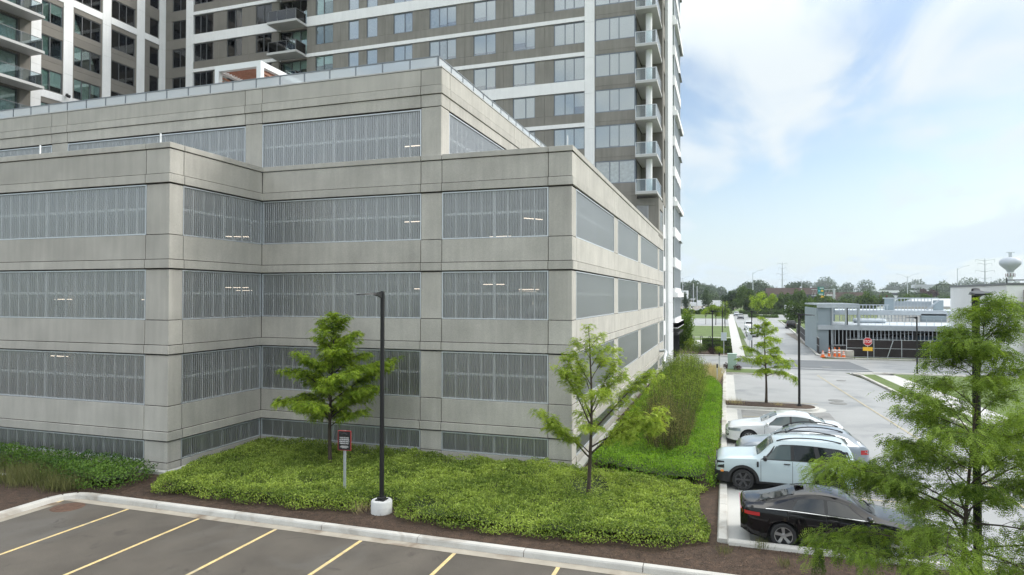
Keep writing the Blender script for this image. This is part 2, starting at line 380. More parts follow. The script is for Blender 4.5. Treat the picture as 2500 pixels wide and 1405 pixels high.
def tag(o, label=None, cat=None, group=None, kind=None):
    if label: o['label'] = label
    if cat: o['category'] = cat
    if group: o['group'] = group
    if kind: o['kind'] = kind
    return o
def thing(name, label, cat, loc=(0, 0, 0), rz=0, group=None):
    o = bpy.data.objects.new(name, None); col.objects.link(o); o.location = loc; o.rotation_euler = (0, 0, rz)
    o.empty_display_size = .3
    return tag(o, label, cat, group)
def copy_tree(o, parent=None):
    c = o.copy(); col.objects.link(c); c.parent = parent
    for ch in o.children: copy_tree(ch, c)
    return c
def struct(name, mb, m, **k): return tag(mb.build(name, m, **k), kind='structure')
def text_mesh(s, size, extr=.002):
    cu = bpy.data.curves.new('t', 'FONT'); cu.body = s; cu.size = size; cu.align_x = 'CENTER'; cu.align_y = 'CENTER'; cu.extrude = extr; cu.offset = size * .012
    o = bpy.data.objects.new('t', cu); col.objects.link(o)
    dg = bpy.context.evaluated_depsgraph_get(); me = bpy.data.meshes.new_from_object(o.evaluated_get(dg))
    bpy.data.objects.remove(o); me.name = 'lettering'
    return me
def place_text(s, size, m, parent, loc, rot=(R(90), 0, 0), width=None, name='lettering'):
    me = text_mesh(s, size); me.materials.clear(); me.materials.append(m)
    o = bpy.data.objects.new(name, me); col.objects.link(o); o.parent = parent; o.location = loc; o.rotation_euler = rot
    if width:
        xs = [v.co.x for v in me.vertices]; w = max(xs) - min(xs); o.scale = (width / w, 1, 1)
    return o

# leaf clouds ---------------------------------------------------------------
def leaves(P, D, Nn, Lg, Wd, tint, name, m, parent=None, fold=.0):
    """one rhombic leaf per row: P base, D direction, Nn normal, Lg length, Wd width"""
    n = len(P)
    D = D / np.maximum(np.linalg.norm(D, axis=1, keepdims=True), 1e-9)
    S = np.cross(D, Nn); S /= np.maximum(np.linalg.norm(S, axis=1, keepdims=True), 1e-9)
    Up = np.cross(S, D)
    Lg = np.broadcast_to(Lg, (n,))[:, None]; Wd = np.broadcast_to(Wd, (n,))[:, None]
    a = P; c = P + D * Lg; mid = P + D * Lg * .45 + Up * Lg * fold
    b = mid + S * Wd * .5; d = mid - S * Wd * .5
    V = np.stack([a, b, c, d], 1).reshape(-1, 3).astype(np.float32)
    me = bpy.data.meshes.new(name)
    me.vertices.add(4 * n); me.vertices.foreach_set('co', V.ravel())
    me.loops.add(4 * n); me.loops.foreach_set('vertex_index', np.arange(4 * n, dtype=np.int32))
    me.polygons.add(n); me.polygons.foreach_set('loop_start', np.arange(0, 4 * n, 4, dtype=np.int32)); me.polygons.foreach_set('loop_total', np.full(n, 4, dtype=np.int32))
    at = me.attributes.new('tint', 'FLOAT', 'FACE'); at.data.foreach_set('value', np.broadcast_to(tint, (n,)).astype(np.float32))
    me.materials.append(m); me.update(); me.validate()
    return link(name, me, parent)
def unit(n):
    v = rng.normal(size=(n, 3)); return v / np.linalg.norm(v, axis=1, keepdims=True)
def vnoise(x, y, s=1., seed=0):
    """cheap smooth 2-D noise in [-1,1]"""
    r = np.random.default_rng(seed); o = 0
    for k in range(5):
        a = r.uniform(0, 6.28); f = s * r.uniform(.6, 1.7); o = o + np.sin((x * math.cos(a) + y * math.sin(a)) * f + r.uniform(0, 6.28) + 1.3 * np.sin((y * math.cos(a) - x * math.sin(a)) * f * .7 + r.uniform(0, 6.28)))
    return o / 3.2
def inpoly(px, py, poly):
    c = np.zeros(len(px), bool); j = len(poly) - 1
    for i in range(len(poly)):
        xi, yi = poly[i]; xj, yj = poly[j]
        c ^= ((yi > py) != (yj > py)) & (px < (xj - xi) * (py - yi) / ((yj - yi) or 1e-9) + xi); j = i
    return c
def edge_dist(px, py, poly):
    d = np.full(len(px), 1e9)
    for i in range(len(poly)):
        a = np.array(poly[i - 1]); b = np.array(poly[i]); ab = b - a
        t = np.clip(((px - a[0]) * ab[0] + (py - a[1]) * ab[1]) / max(ab @ ab, 1e-9), 0, 1)
        d = np.minimum(d, np.hypot(px - a[0] - t * ab[0], py - a[1] - t * ab[1]))
    return d

# ================================================================ SETTING
def sheet(name, polys, z, m):
    mb = MB()
    if isinstance(polys[0][0], (int, float)): polys = [polys]
    for p in polys: mb.poly([(x, y, z) for x, y in p])
    return struct(name, mb, m)
def rect(x0, x1, y0, y1): return [(x0, y0), (x1, y0), (x1, y1), (x0, y1)]
def sroot(name):
    o = bpy.data.objects.new(name, None); col.objects.link(o); return tag(o, kind='structure')
def arc(cx, cy, r, a0, a1, n=8): return [(cx + r * math.cos(R(a0 + (a1 - a0) * i / n)), cy + r * math.sin(R(a0 + (a1 - a0) * i / n))) for i in range(n + 1)]

sheet('ground', rect(-2500, 2500, -800, 4000), -.05, M['field'])
sheet('parking_lot', rect(-20.35, 16, -30, 15.5), 0, M['asphalt'])
sheet('planting_bed', [rect(-60, -.15, 15.9, 58.4), rect(-.15, 14, 15.9, 18.3), rect(-60, -20.5, -30, 15.9)], .04, M['mulch'])
sheet('lot_gutter', rect(-20.35, 16, 15.5, 15.86), .006, M['gutter'])

def kerb_run(name, pts, w, h, seg=3.0, m=None, gap=.02, z=0):
    """kerb sections between the points, each its own piece with a rounded top edge"""
    root = sroot(name)
    out = []
    for a, b in zip(pts[:-1], pts[1:]):
        a = Vector((*a, 0)); b = Vector((*b, 0)); L_ = (b - a).length; n = max(1, round(L_ / seg)); d = (b - a) / L_; s = Vector((-d.y, d.x, 0))
        for i in range(n):
            p = a + d * (L_ * i / n + gap / 2); q = a + d * (L_ * (i + 1) / n - gap / 2)
            mb = MB(); prof = [(-w / 2 - .02, z), (-w / 2 + .01, z + h - .035), (-w / 2 + .04, z + h), (w / 2 - .02, z + h), (w / 2, z + h - .02), (w / 2, z)]
            A = [p + s * x + Vector((0, 0, zz)) for x, zz in prof]; B = [q + s * x + Vector((0, 0, zz)) for x, zz in prof]
            for k in range(len(prof) - 1): mb.quad(A[k], B[k], B[k + 1], A[k + 1])
            mb.poly(A); mb.poly(B[::-1])
            out.append(mb.build('kerb_section', m or M['kerb'], root))
    return root
K = -20.55
kerb_run('near_kerb', [(K, -26), (K, 15.2)] + [(K + .75 - .75 * math.cos(R(a)), 15.2 + .75 * math.sin(R(a))) for a in (30, 60, 90)] + [(16, 15.96)], .24, .15)
sheet('corner_gutter', rect(-20.42, -20.1, -26, 15.3), .005, M['gutter'])
kerb_run('lot_kerb', [(-.1, 58.5), (-.1, 18.32)], .26, .15)
kerb_run('lot_end_kerb', [(.05, 18.32), (12.5, 18.32)], .22, .15)
# stall lines in the near lot
for i in range(-1, 9):
    x = -17.6 + 2.741 * i
    mb = MB(); mb.poly([(x - .05, 9.2, .004), (x + .05, 9.2, .004), (x + .05, 15.5, .004), (x - .05, 15.5, .004)])
    struct('stall_line', mb, M['yellow'])
mb = MB(); mb.lathe([(.0, .012), (.42, .012), (.45, .004), (.47, 0)], 28, (-19.55, 15.05, 0)); mb.lathe([(.0, .02), (.30, .02), (.31, .012)], 28, (-19.55, 15.05, 0))
tag(mb.build('drain_cover', mat('rusty_iron', (.10, .055, .035), .8, var=.3, vscale=8)), 'rusty round iron drain cover in the corner of the asphalt lot by the kerb', 'drain cover')

# right-hand lot, road and crossing street
sheet('road', [[(.55, 18.45), (12.6, 18.45), (12.0, 30), (11.25, 47), (10.6, 59), (9.9, 63.2), (.55, 63.2)], rect(-6, 60, 63.2, 77), [(2.9, 77), (9.9, 77), (12.0, 127), (14, 190), (30, 250), (30, 262), (2.5, 262), (2.6, 150)]], -.02, M['road'])
sheet('stall_paving', rect(.85, 5.6, 18.5, 41), -.014, M['stall'])
sheet('lot_gutter_strip', rect(.03, .62, 18.45, 58.4), -.008, M['walk'])
for i in range(9):
    y = 21.0 + i * 2.9
    if 40 < y < 44: continue
    mb = MB(); mb.box(.9, 5.4, y - .05, y + .05, -.013, -.006); struct('stall_line', mb, M['pale_line'])
sheet('asphalt_patch', [(.7, 65.3), (12.4, 64.4), (12.4, 67), (12.0, 74.3), (.7, 74.5)], -.012, M['patch'])
for nm, p in (('crosswalk_line', [(5, 66.1), (12.7, 65.5), (12.7, 65.75), (5, 66.4)]), ('crosswalk_line', [(5, 75.3), (12.1, 74.4), (12.1, 74.6), (5, 75.6)]), ('stop_line', [(7.4, 60.5), (10.2, 59.9), (10.25, 60.3), (7.45, 60.9)])):
    sheet(nm, p, -.006, M['white_mark'])
sheet('centre_line', [(7.30, 60.4), (7.41, 60.4), (8.52, 36), (9.05, 22), (8.95, 22), (8.42, 36)], -.006, M['pale_line'])
for x, y, r_ in ((6.7, 46.1, .45), (6.65, 44.9, .5), (9.05, 67.7, .45), (8.7, 57.2, .35)):
    mb = MB(); mb.lathe([(0, .0), (r_, .0), (r_ + .02, -.012)], 24, (x, y, 0)); tag(mb.build('manhole_cover', M['mh'] if 'mh' in M else M.setdefault('mh', mat('iron_cover', (.17, .17, .16), .6, var=.2, vscale=10))),
        {46.1: 'round manhole cover in the lot road, the farther of the touching pair', 44.9: 'round manhole cover in the lot road, the nearer of the touching pair', 67.7: 'small manhole cover on the dark asphalt crossing', 57.2: 'small drain cover just before the stop line'}[y], 'manhole cover')
# islands
def island(name, poly, inner_m, kerb_w=.28):
    cx = sum(p[0] for p in poly) / len(poly); cy = sum(p[1] for p in poly) / len(poly)
    mb = MB(); mb.prism(poly, -.03, .12); struct(name + '_kerb', mb, M['kerb'])
    def shr(k): 
        q = []
        n = len(poly)
        for i, (x, y) in enumerate(poly):
            a = Vector(poly[i - 1]); b = Vector(poly[(i + 1) % n]); d = (b - a); nn = Vector((-d.y, d.x)).normalized(); q.append((x + nn.x * k, y + nn.y * k))
        return q
    mb = MB(); mb.prism(shr(kerb_w), .0, .15); struct(name, mb, inner_m)
    mb = MB(); mb.poly([(x, y, -.012) for x, y in shr(-.4)]); struct(name + '_gutter', mb, M['walk'])
island('near_island', [(-.1, 41.0), (4.2, 41.0)] + arc(4.2, 42.0, 1.0, -75, 75, 8) + [(4.2, 43.0), (-.1, 43.0)], M['mulch'], .2)
island('far_island', [(-.1, 59.0), (3.6, 59.0)] + arc(3.6, 60.6, 1.6, -70, 70, 8) + [(3.2, 62.2), (-.1, 62.4)], M['grass'], .2)
# right verge: lawn, footpath, lawn
sheet('lawn', [[(11.1, 62.0), (10.85, 60.5), (11.45, 47), (12.2, 30), (12.6, 19), (13.8, 19), (13.4, 30), (12.6, 47), (12.05, 62.3)], [(13.5, 62.9), (14.6, 45), (15.2, 30), (15.5, 19), (60, 19), (60, 62.9)], [(12.6, 63.1), (40, 63.1), (40, 63.7), (12.2, 63.8)]], .03, M['grass'])
sheet('footpath', [[(12.05, 62.3), (12.6, 47), (13.4, 30), (13.8, 19), (15.5, 19), (15.2, 30), (14.6, 45), (13.5, 62.9)], [(10.2, 62.0), (40, 62.8), (40, 63.3), (10.2, 62.9)]], .022, M['walk'])
kerb_run('verge_kerb', [(12.4, 18.6), (12.0, 30), (11.3, 47), (10.75, 60.6), (10.3, 61.9), (12.0, 63.0), (40, 63.4)], .26, .13, 4)
# far side of the crossing street
kerb_run('street_kerb', [(40, 77.8), (13.0, 77.2), (10.6, 78.2), (9.9, 81), (10.8, 100), (12.0, 127), (14.2, 190)], .3, .13, 5)
kerb_run('street_kerb', [(-5.0, 76.2), (.5, 76.4)], .3, .13, 5)
sheet('verge', [rect(13, 40, 77.9, 79.6), [(2.1, 77.4), (3.0, 77.6), (3.0, 92), (2.0, 92)], [(2.4, 110), (3.1, 110), (3.0, 150), (2.5, 150)], [(13.5, 180), (26, 180), (30, 232), (14, 200)], [(12.2, 130), (14.4, 188), (60, 188), (60, 130)]], .01, M['grass'])
sheet('sidewalk', [[(.8, 76.9), (2.05, 76.9), (2.3, 150), (2.7, 262), (.6, 262)], rect(-7, .8, 110.6, 111.6), rect(-6, -1.6, 90, 103), rect(-14, .7, 155, 157)], .03, M['walk'])
sheet('front_lawn', [rect(-30, .8, 103.5, 110.5), rect(-30, .8, 111.7, 155), rect(-40, .6, 207, 250)], .015, M['grass'])
sheet('side_lot', rect(-60, .7, 157, 207), .02, M['road'])
sheet('garden_bed', rect(-7, .75, 77.5, 90), .02, M['mulch'])
sheet('far_lot', [rect(-160, 2.4, 296, 345)], .03, M['road'])
sheet('gravel_lot', [rect(-220, 10, 345, 520)], .02, M['gravel'])
sheet('highway', [[(30, 330), (400, 330), (400, 360), (10, 372)], ], 1.6, M['road'])
mb = MB(); mb.quad((-5, 310, 0), (400, 290, 0), (400, 330, 1.6), (10, 345, 1.6)); struct('highway_bank', mb, M['grass'])
mb = MB(); mb.box(30, 400, 329, 329.4, 1.6, 2.5); tag(mb.build('highway_barrier', M['kerb']), 'long pale concrete barrier along the highway edge behind the hedges', 'barrier')
sheet('site_yard', rect(10.3, 60, 79.7, 128), .02, M['gravel'])
sheet('path_corner', [(-40, 17.4), (-24.6, 16.9), (-25.9, 15.9), (-40, 15.0)], .10, M['walk'])

# ================================================================ PARKING GARAGE
G = thing('parking_garage', 'beige precast concrete parking garage with corrugated metal screens, filling the left and centre', 'parking garage', (-5.52, 24.1, 0))
YF, XR, YL, XC, XU = 24.1, -5.52, 19.0, -19.7, -10.95
S = [1.198, 4.42, 7.64, 10.86]         # tops of screen rows
W = [.39, 2.49, 5.70, 8.92]            # sills
BZ = .345
XLL, YBK = -62.0, 62.0
def panel(plane, a0, a1, z0, z1, proud=0., name='wall_panel', th=.16, m='precast', g=.013):
    """one precast panel on plane 'F' (faces -Y at y=c) or 'R' (faces +X at x=c)"""
    k, c = plane; mb = MB()
    a0 += g; a1 -= g; z0 += g; z1 -= g
    cx, cz = (a0 + a1) / 2, (z0 + z1) / 2
    if k == 'F': mb.bbox(a0 - cx, a1 - cx, 0, th, z0 - cz, z1 - cz, .007); loc = (cx, c - proud, cz)
    else: mb.bbox(-th, 0, a0 - cx, a1 - cx, z0 - cz, z1 - cz, .007); loc = (c + proud, cx, cz)
    return mb.build(name, M[m], G, loc, world=True)
planeF, planeL, planeS, planeR, planeU = ('F', YF), ('F', YL), ('R', XC), ('R', XR), ('R', XU)
# divisions: list of (a0, a1, 'w' screen | 'c' column)
dF = [(-19.70, -11.86, 'w'), (-11.86, -10.92, 'c'), (-10.92, -6.46, 'w'), (-6.46, -5.52, 'c')]
dL = [(-20.84, -19.70, 'c'), (-31.4, -20.84, 'w'), (-32.6, -31.4, 'c'), (-43, -32.6, 'w'), (-44.2, -43, 'c'), (-55, -44.2, 'w')]
dS = [(19.0, 19.67, 'c'), (19.67, 24.10, 'w')]
dR = [(24.1, 24.89, 'c'), (24.89, 34.0, 'w'), (34.0, 35.3, 'c'), (35.3, 43.75, 'w'), (43.75, 45.3, 'c'), (45.3, 57.0, 'w'), (57.0, 58.5, 'c'), (58.5, 62.0, 'w')]
def screen_mesh(L_, h, name='corrugated_screen'):
    mb = MB(); per = .105; n = int(L_ / per); per = L_ / n; amp = .012
    prof = []
    for i in range(n):
        prof += [(i * per, -amp), (i * per + per * .34, -amp), (i * per + per * .5, amp), (i * per + per * .84, amp)]
    prof.append((L_, -amp))
    for (x0, y0), (x1, y1) in zip(prof[:-1], prof[1:]): mb.quad((x0 - L_ / 2, y0, -h / 2), (x1 - L_ / 2, y1, -h / 2), (x1 - L_ / 2, y1, h / 2), (x0 - L_ / 2, y0, h / 2))
    return mb.mesh(name, M['screen'])
meshes = {}
def bar_mesh(key, sx, sy, sz, m, bev=0):
    k = (key, round(sx, 3), round(sy, 3), round(sz, 3), m)
    if k not in meshes:
        mb = MB()
        (mb.bbox(-sx / 2, sx / 2, -sy / 2, sy / 2, -sz / 2, sz / 2, bev) if bev else mb.box(-sx / 2, sx / 2, -sy / 2, sy / 2, -sz / 2, sz / 2)); meshes[k] = mb.mesh(key, M[m])
    return meshes[k]
def screen(plane, a0, a1, z0, z1, posts=True, frame=True):
    k, c = plane; L_ = a1 - a0 - .06; h = z1 - z0 - .06; cx, cz = (a0 + a1) / 2, (z0 + z1) / 2
    key = ('scr', round(L_, 2), round(h, 2))
    if key not in meshes: meshes[key] = screen_mesh(L_, h)
    rz = 0 if k == 'F' else R(90)
    def at(a, dep, z): return (a, c + dep, z) if k == 'F' else (c - dep, a, z)
    o = link('corrugated_screen', meshes[key], G, at(cx, .07, cz), rz, True)
    fr = MB(); t = .045
    fr.box(-L_ / 2 - .03, L_ / 2 + .03, -.05, .02, h / 2 - t + .03, h / 2 + .03); fr.box(-L_ / 2 - .03, L_ / 2 + .03, -.05, .02, -h / 2 - .03, -h / 2 + t - .03)
    fr.box(-L_ / 2 - .03, -L_ / 2 + t - .03, -.05, .02, -h / 2 + t - .03, h / 2 - t + .03); fr.box(L_ / 2 - t + .03, L_ / 2 + .03, -.05, .02, -h / 2 + t - .03, h / 2 - t + .03)
    link('screen_frame', fr.mesh('screen_frame', M['alu']), o, (0, 0, 0))
    if posts:
        n = max(2, round(L_ / .52)); st = L_ / n
        pm = bar_mesh('guard_post', .045, .05, h, 'post'); wide = bar_mesh('mullion', .10, .08, h, 'post')
        for i in range(1, n): link('mullion' if i == n // 2 else 'guard_post', wide if i == n // 2 else pm, o, (-L_ / 2 + i * st, .055, 0))
        if h > 1.2: link('guard_rail', bar_mesh('guard_rail', L_, .04, .095, 'post'), o, (0, .10, .06))
    return o
def facade(plane, divs, extra_ends=(0, 0), rows=4, joint_cols=True):
    lo = min(d[0] for d in divs); hi = max(d[1] for d in divs)
    for r_ in range(rows):
        for a0, a1, t in divs:
            if t == 'w': screen(plane, a0, a1, W[r_], S[r_] - .035)
            else: panel(plane, a0, a1, W[r_], S[r_] - .03, -.02, 'column_panel')
            top = W[r_ + 1] if r_ < 3 else 12.14
            panel(plane, a0, a1, S[r_] + BZ, top, 0.0, 'spandrel_panel')
            b0, b1 = a0, a1
            if abs(a0 - lo) < .01: b0 -= extra_ends[0]
            if abs(a1 - hi) < .01: b1 += extra_ends[1]
            panel(plane, b0, b1, S[r_], S[r_] + BZ, .045, 'band_panel', th=.2)
    for a0, a1, t in divs: panel(plane, a0, a1, -.1, W[0], -.0 if t == 'w' else -.02, 'plinth_panel')
    for a0, a1, t in divs:
        b0, b1 = a0, a1
        if abs(a0 - lo) < .01: b0 -= extra_ends[0]
        if abs(a1 - hi) < .01: b1 += extra_ends[1]
        panel(plane, b0, b1, 12.15, 12.38, .035, 'coping_panel', th=.42)
facade(planeF, dF, (0, .045)); facade(planeL, dL, (0, .045)); facade(planeS, dS); facade(planeR, dR)
# upper block
dU = [(-11.87, -10.95, 'c'), (-19.73, -11.87, 'w'), (-20.66, -19.73, 'c'), (-31.6, -20.66, 'w'), (-32.7, -31.6, 'c'), (-43, -32.7, 'w'), (-44, -43, 'c'), (-55, -44, 'w')]
dV = [(24.1, 24.95, 'c'), (24.95, 33.7, 'w'), (33.7, 34.9, 'c'), (34.9, 44.2, 'w'), (44.2, 45.3, 'c'), (45.3, 57.4, 'w')]
for plane, dd in ((planeF, dU), (planeU, dV)):
    for a0, a1, t in dd:
        if t == 'w': screen(plane, a0, a1, 12.15, 14.30)
        else: panel(plane, a0, a1, 12.15, 14.36, -.02, 'column_panel')
        panel(plane, a0, a1, 14.36, 14.87, 0, 'lintel_panel')
        e = .045 if (a1 > -11 and plane == planeF) else 0
        panel(plane, a0, a1 + e, 14.87, 15.24, .045, 'band_panel', th=.2)
        panel(plane, a0, a1 + e * .3, 15.24, 15.93, .01, 'parapet_panel')
mb = MB()
mb.box(XLL, XU + .03, YF - .03, YF + .42, 15.93, 15.985); mb.box(XU - .42, XU + .03, YF + .42, 57.5, 15.93, 15.985)
mb.build('coping', M['coping'], G, world=True)
# dark backing in the joints
mb = MB()
for s0, s1 in ((-.1, .385), (1.21, 2.48), (4.43, 5.69), (7.65, 8.91), (10.87, 12.13)):
    mb.box(-19.9, XR - .03, YF + .03, YF + .12, s0, s1); mb.box(XLL, XC - .03, YL + .03, YL + .12, s0, s1)
    mb.box(XC - .12, XC - .03, YL + .03, YF, s0, s1); mb.box(XR - .12, XR - .03, YF + .12, YBK, s0, s1)
mb.box(XLL, XU - .03, YF + .03, YF + .12, 14.37, 15.92); mb.box(XU - .12, XU - .03, YF + .12, 57.5, 14.37, 15.92)
mb.build('joint_backing', M['joint'], G, world=True)
# floors, roofs, inner columns, inner walls
mb = MB()
for z in (1.32, 4.54, 7.76):
    mb.box(XLL, XR - .2, YF + .2, YBK, z, z + .75); mb.box(XLL, XC - .2, YL + .2, YF + .2, z, z + .75)
mb.box(XLL, XC - .2, YL + .2, YF + .2, 11.4, 11.75); mb.box(XU, XR - .2, YF + .2, 58, 11.4, 11.75)
mb.box(XLL, XU, YF + .2, YBK, 11.0, 11.6)
mb.box(XLL, XU - .2, YF + .2, 57.5, 14.9, 15.3)
mb.build('floor_slab', M['deck'], G, world=True)
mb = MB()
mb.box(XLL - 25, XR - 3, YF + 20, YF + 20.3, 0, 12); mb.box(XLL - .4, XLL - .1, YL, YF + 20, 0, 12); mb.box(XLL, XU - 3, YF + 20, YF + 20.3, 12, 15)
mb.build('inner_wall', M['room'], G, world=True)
cmesh = bar_mesh('interior_column', .6, .6, 2.5, 'liner')
for z in (3.3, 6.53, 9.75, 12.9):
    for x, y in ((-8.7, 30.5), (-17.4, 25.6), (-17.4, 33.5), (-28, 22), (-26, 30), (-21.2, 21.0)):
        if z > 12 and (y < 25 or x > -12): continue
        link('interior_column', cmesh, G, (x, y, z), 0, True)
pm = MB(); pm.tube([(-5.5, 0, 0), (4.5, 0, 0)], .13, 10)
for z in (4.1, 7.3, 10.45): link('ceiling_duct', meshes.setdefault('duct', pm.mesh('ceiling_duct', M['alu'])), G, (-14, 26.2, z), 0, True)
tb = bar_mesh('tube_light', 1.0, .06, .03, 'tube')
for x, y, z, rz in ((-13.4, 26.6, 13.45, 0), (-13.4, 26.6, 10.0, 0), (-12.9, 26.6, 6.95, 0), (-9.6, 27.5, 9.3, 0), (-8.2, 28, 10.1, .9), (-9.9, 27.5, 7.15, 0), (-22.6, 21.2, 10.15, 0), (-22.9, 21.2, 6.45, 0), (-24.3, 22.6, 6.15, 0),
                    (-21.4, 24.5, 9.35, .5), (-21.4, 24.5, 7.0, .5), (-24.0, 28, 6.9, 0), (-9.0, 30, 6.95, 0), (-28.2, 21.4, 6.45, 0), (-28.4, 21.4, 3.9, 0)):
    link('tube_light', tb, G, (x, y, z), rz, True)
mb = MB(); mb.box(-.022, .022, -.022, .022, 0, .45); sp = mb.mesh('roof_post', M['whitepaint'])
for p in ((-20.42, 19.25, 12.35), (-26.76, 19.25, 12.35), (-5.75, 24.3, 12.35)): link('roof_post', sp, G, p, 0, True)
# concrete foundation ledge at the corners
mb = MB(); mb.box(-20.9, -19.45, 18.72, 18.98, -.1, .14); mb.box(-19.68, -19.45, 18.98, 20.0, -.1, .14); mb.box(XR + .02, XR + .32, 24.3, 34, -.1, .13)
mb.build('foundation_ledge', M['walk'], G, world=True)
# wall pipe beside the shrubs
mb = MB(); mb.tube([(XR + .02, 58.0, 1.9), (XR + .5, 58.0, 1.95), (XR + .62, 57.6, 1.8), (XR + .62, 56.2, 1.5), (XR + .62, 55.8, 1.2), (XR + .62, 55.8, 0)], .13, 12); mb.build('wall_pipe', M['alu'], G, world=True, smooth=True)
# glass guard on the parapet
zg0, zg1 = 15.98, 16.54
def guard(parent, p0, p1, z0, z1, n, name='glass_railing', rail='alu', glass='glass_rail', post=.045, capped=True, base=.05):
    p0 = Vector((*p0, 0)); p1 = Vector((*p1, 0)); d = p1 - p0; L_ = d.length; a = math.atan2(d.y, d.x)
    mb = MB(); mb.box(0, L_, -.03, .03, z1 - .04, z1); mb.box(0, L_, -.02, .02, z0 + base - .03, z0 + base)
    g = mb.build(name, M[rail], parent, (p0.x, p0.y, 0), 0, world=True); g.rotation_euler = (0, 0, a)
    h = z1 - z0 - base - .05
    gm = bar_mesh('glass_pane', L_ / n - post - .02, .012, h, glass); pm_ = bar_mesh('rail_post', post, .05, z1 - z0 - .04, rail)
    for i in range(n + 1):
        link('rail_post', pm_, g, (min(max(i * L_ / n, post / 2), L_ - post / 2), 0, (z0 + z1 - .04) / 2))
        if i < n: link('glass_pane', gm, g, ((i + .5) * L_ / n, 0, z0 + base + h / 2 + .004))
    return g
guard(G, (-58.0, YF + .3), (XU - .28, YF + .3), zg0, zg1, 36, rail='rail_grey', glass='glass_roof')
guard(G, (XU - .28, YF + .3), (XU - .28, 57.0), zg0, zg1, 25, rail='rail_grey', glass='glass_roof')

# ================================================================ PERGOLA on the terrace
P = thing('pergola', 'white framed pergola with brown wooden slats on the garage roof terrace', 'pergola', (-25.35, 27.55, 15.3))
def pbox(nm, x0, x1, y0, y1, z0, z1, m): mb = MB(); mb.box(x0, x1, y0, y1, z0, z1); return mb.build(nm, M[m], P)
px0, px1, py0, py1, zt = 0, 2.65, 0, 4.2, 3.37
for x in (px0, px1):
    for y in (py0, py1): pbox('post', x - .13, x + .13, y - .13, y + .13, 0, zt - .28, 'whitepaint')
pbox('beam', px0 - .13, px1 + .13, -.13, .13, zt - .28, zt, 'whitepaint'); pbox('beam', px0 - .13, px1 + .13, py1 - .13, py1 + .13, zt - .28, zt, 'whitepaint')
pbox('beam', px0 - .13, px0 + .13, .13, py1 - .13, zt - .28, zt, 'whitepaint'); pbox('beam', px1 - .13, px1 + .13, .13, py1 - .13, zt - .28, zt, 'whitepaint')
sm = bar_mesh('roof_slat', px1 - px0 - .28, .05, .16, 'wood')
for i in range(16): link('roof_slat', sm, P, ((px0 + px1) / 2, .25 + i * .2, zt - .1))
for i in range(13):
    link('side_slat', bar_mesh('side_slat', .05, py1 - py0 - .28, .10, 'wood'), P, (px1, (py0 + py1) / 2, zt - .5 - i * .2))
    link('back_slat', bar_mesh('back_slat', px1 - px0 - .28, .05, .10, 'wood'), P, ((px0 + px1) / 2, py1, zt - .5 - i * .2))
    link('side_slat', bar_mesh('side_slat', .05, py1 - py0 - .28, .10, 'wood'), P, (px0, (py0 + py1) / 2, zt - .5 - i * .2)) if i < 3 else None

# ================================================================ APARTMENT TOWER
T = thing('apartment_tower', 'tall apartment tower with brown panels, white bands and balconies behind the garage', 'apartment tower', (-5.5, 57.6, 0))
YT, XW = 57.6, -60.53
def tp(nm, x0, x1, y0, y1, z0, z1, m, b=.0, g=.008):
    mb = MB(); cx, cy, cz = (x0 + x1) / 2, (y0 + y1) / 2, (z0 + z1) / 2
    hx, hy, hz_ = (x1 - x0) / 2 - g, (y1 - y0) / 2, (z1 - z0) / 2 - g
    if m and (x1 - x0) < (y1 - y0) and (x1 - x0) < .6: hx, hy = (x1 - x0) / 2, (y1 - y0) / 2 - g
    mb.box(-hx, hx, -hy, hy, -hz_, hz_); return mb.build(nm, M[m], T, (cx, cy, cz), world=True)
TOPS = [31.58 - 3.215 * k for k in range(-4, 6)]      # window tops per storey, high to low
def window(x0, x1, z0, z1, divs, plane='F', c=YT, fr='winframe_l', blinds=None, dep=.07):
    """window unit: frame, panes, blinds"""
    w, h = x1 - x0, z1 - z0; cx, cz = (x0 + x1) / 2, (z0 + z1) / 2
    t = .07; mb = MB()
    mb.box(-w / 2, w / 2, 0, .09, h / 2 - t, h / 2); mb.box(-w / 2, w / 2, 0, .09, -h / 2, -h / 2 + t)
    mb.box(-w / 2, -w / 2 + t, 0, .09, -h / 2 + t, h / 2 - t); mb.box(w / 2 - t, w / 2, 0, .09, -h / 2 + t, h / 2 - t)
    ed = [x0] + list(divs) + [x1]
    for d in divs: mb.box(d - cx - .035, d - cx + .035, -.015, .09, -h / 2 + t, h / 2 - t)
    if plane == 'F': loc = (cx, c + dep, cz); rz = 0
    else: loc = (c - dep, cx, cz); rz = R(90)
    o = link('window', mb.mesh('window', M[fr]), T, loc, rz, True)
    for i in range(len(ed) - 1):
        a, b = ed[i] - cx + (.07 if i == 0 else .035), ed[i + 1] - cx - (.07 if i == len(ed) - 2 else .035)
        link('pane', bar_mesh('pane', b - a - .004, .012, h - 2 * t - .004, 'glass_d' if fr == 'winframe' else 'glass'), o, ((a + b) / 2, .05, 0))
        bl = blinds[i % len(blinds)] if blinds else 1
        if bl > 0:
            bh = (h - 2 * t) * abs(bl); link('blind', bar_mesh('blind', b - a - .02, .01, round(bh, 2), 'blind'), o, ((a + b) / 2, .066, (h / 2 - t) - bh / 2))
        elif bl < 0: link('curtain', bar_mesh('curtain', b - a - .02, .02, h - 2 * t - .02, 'curtain'), o, ((a + b) / 2, .2, 0))
    return o
rb = random.Random(5)
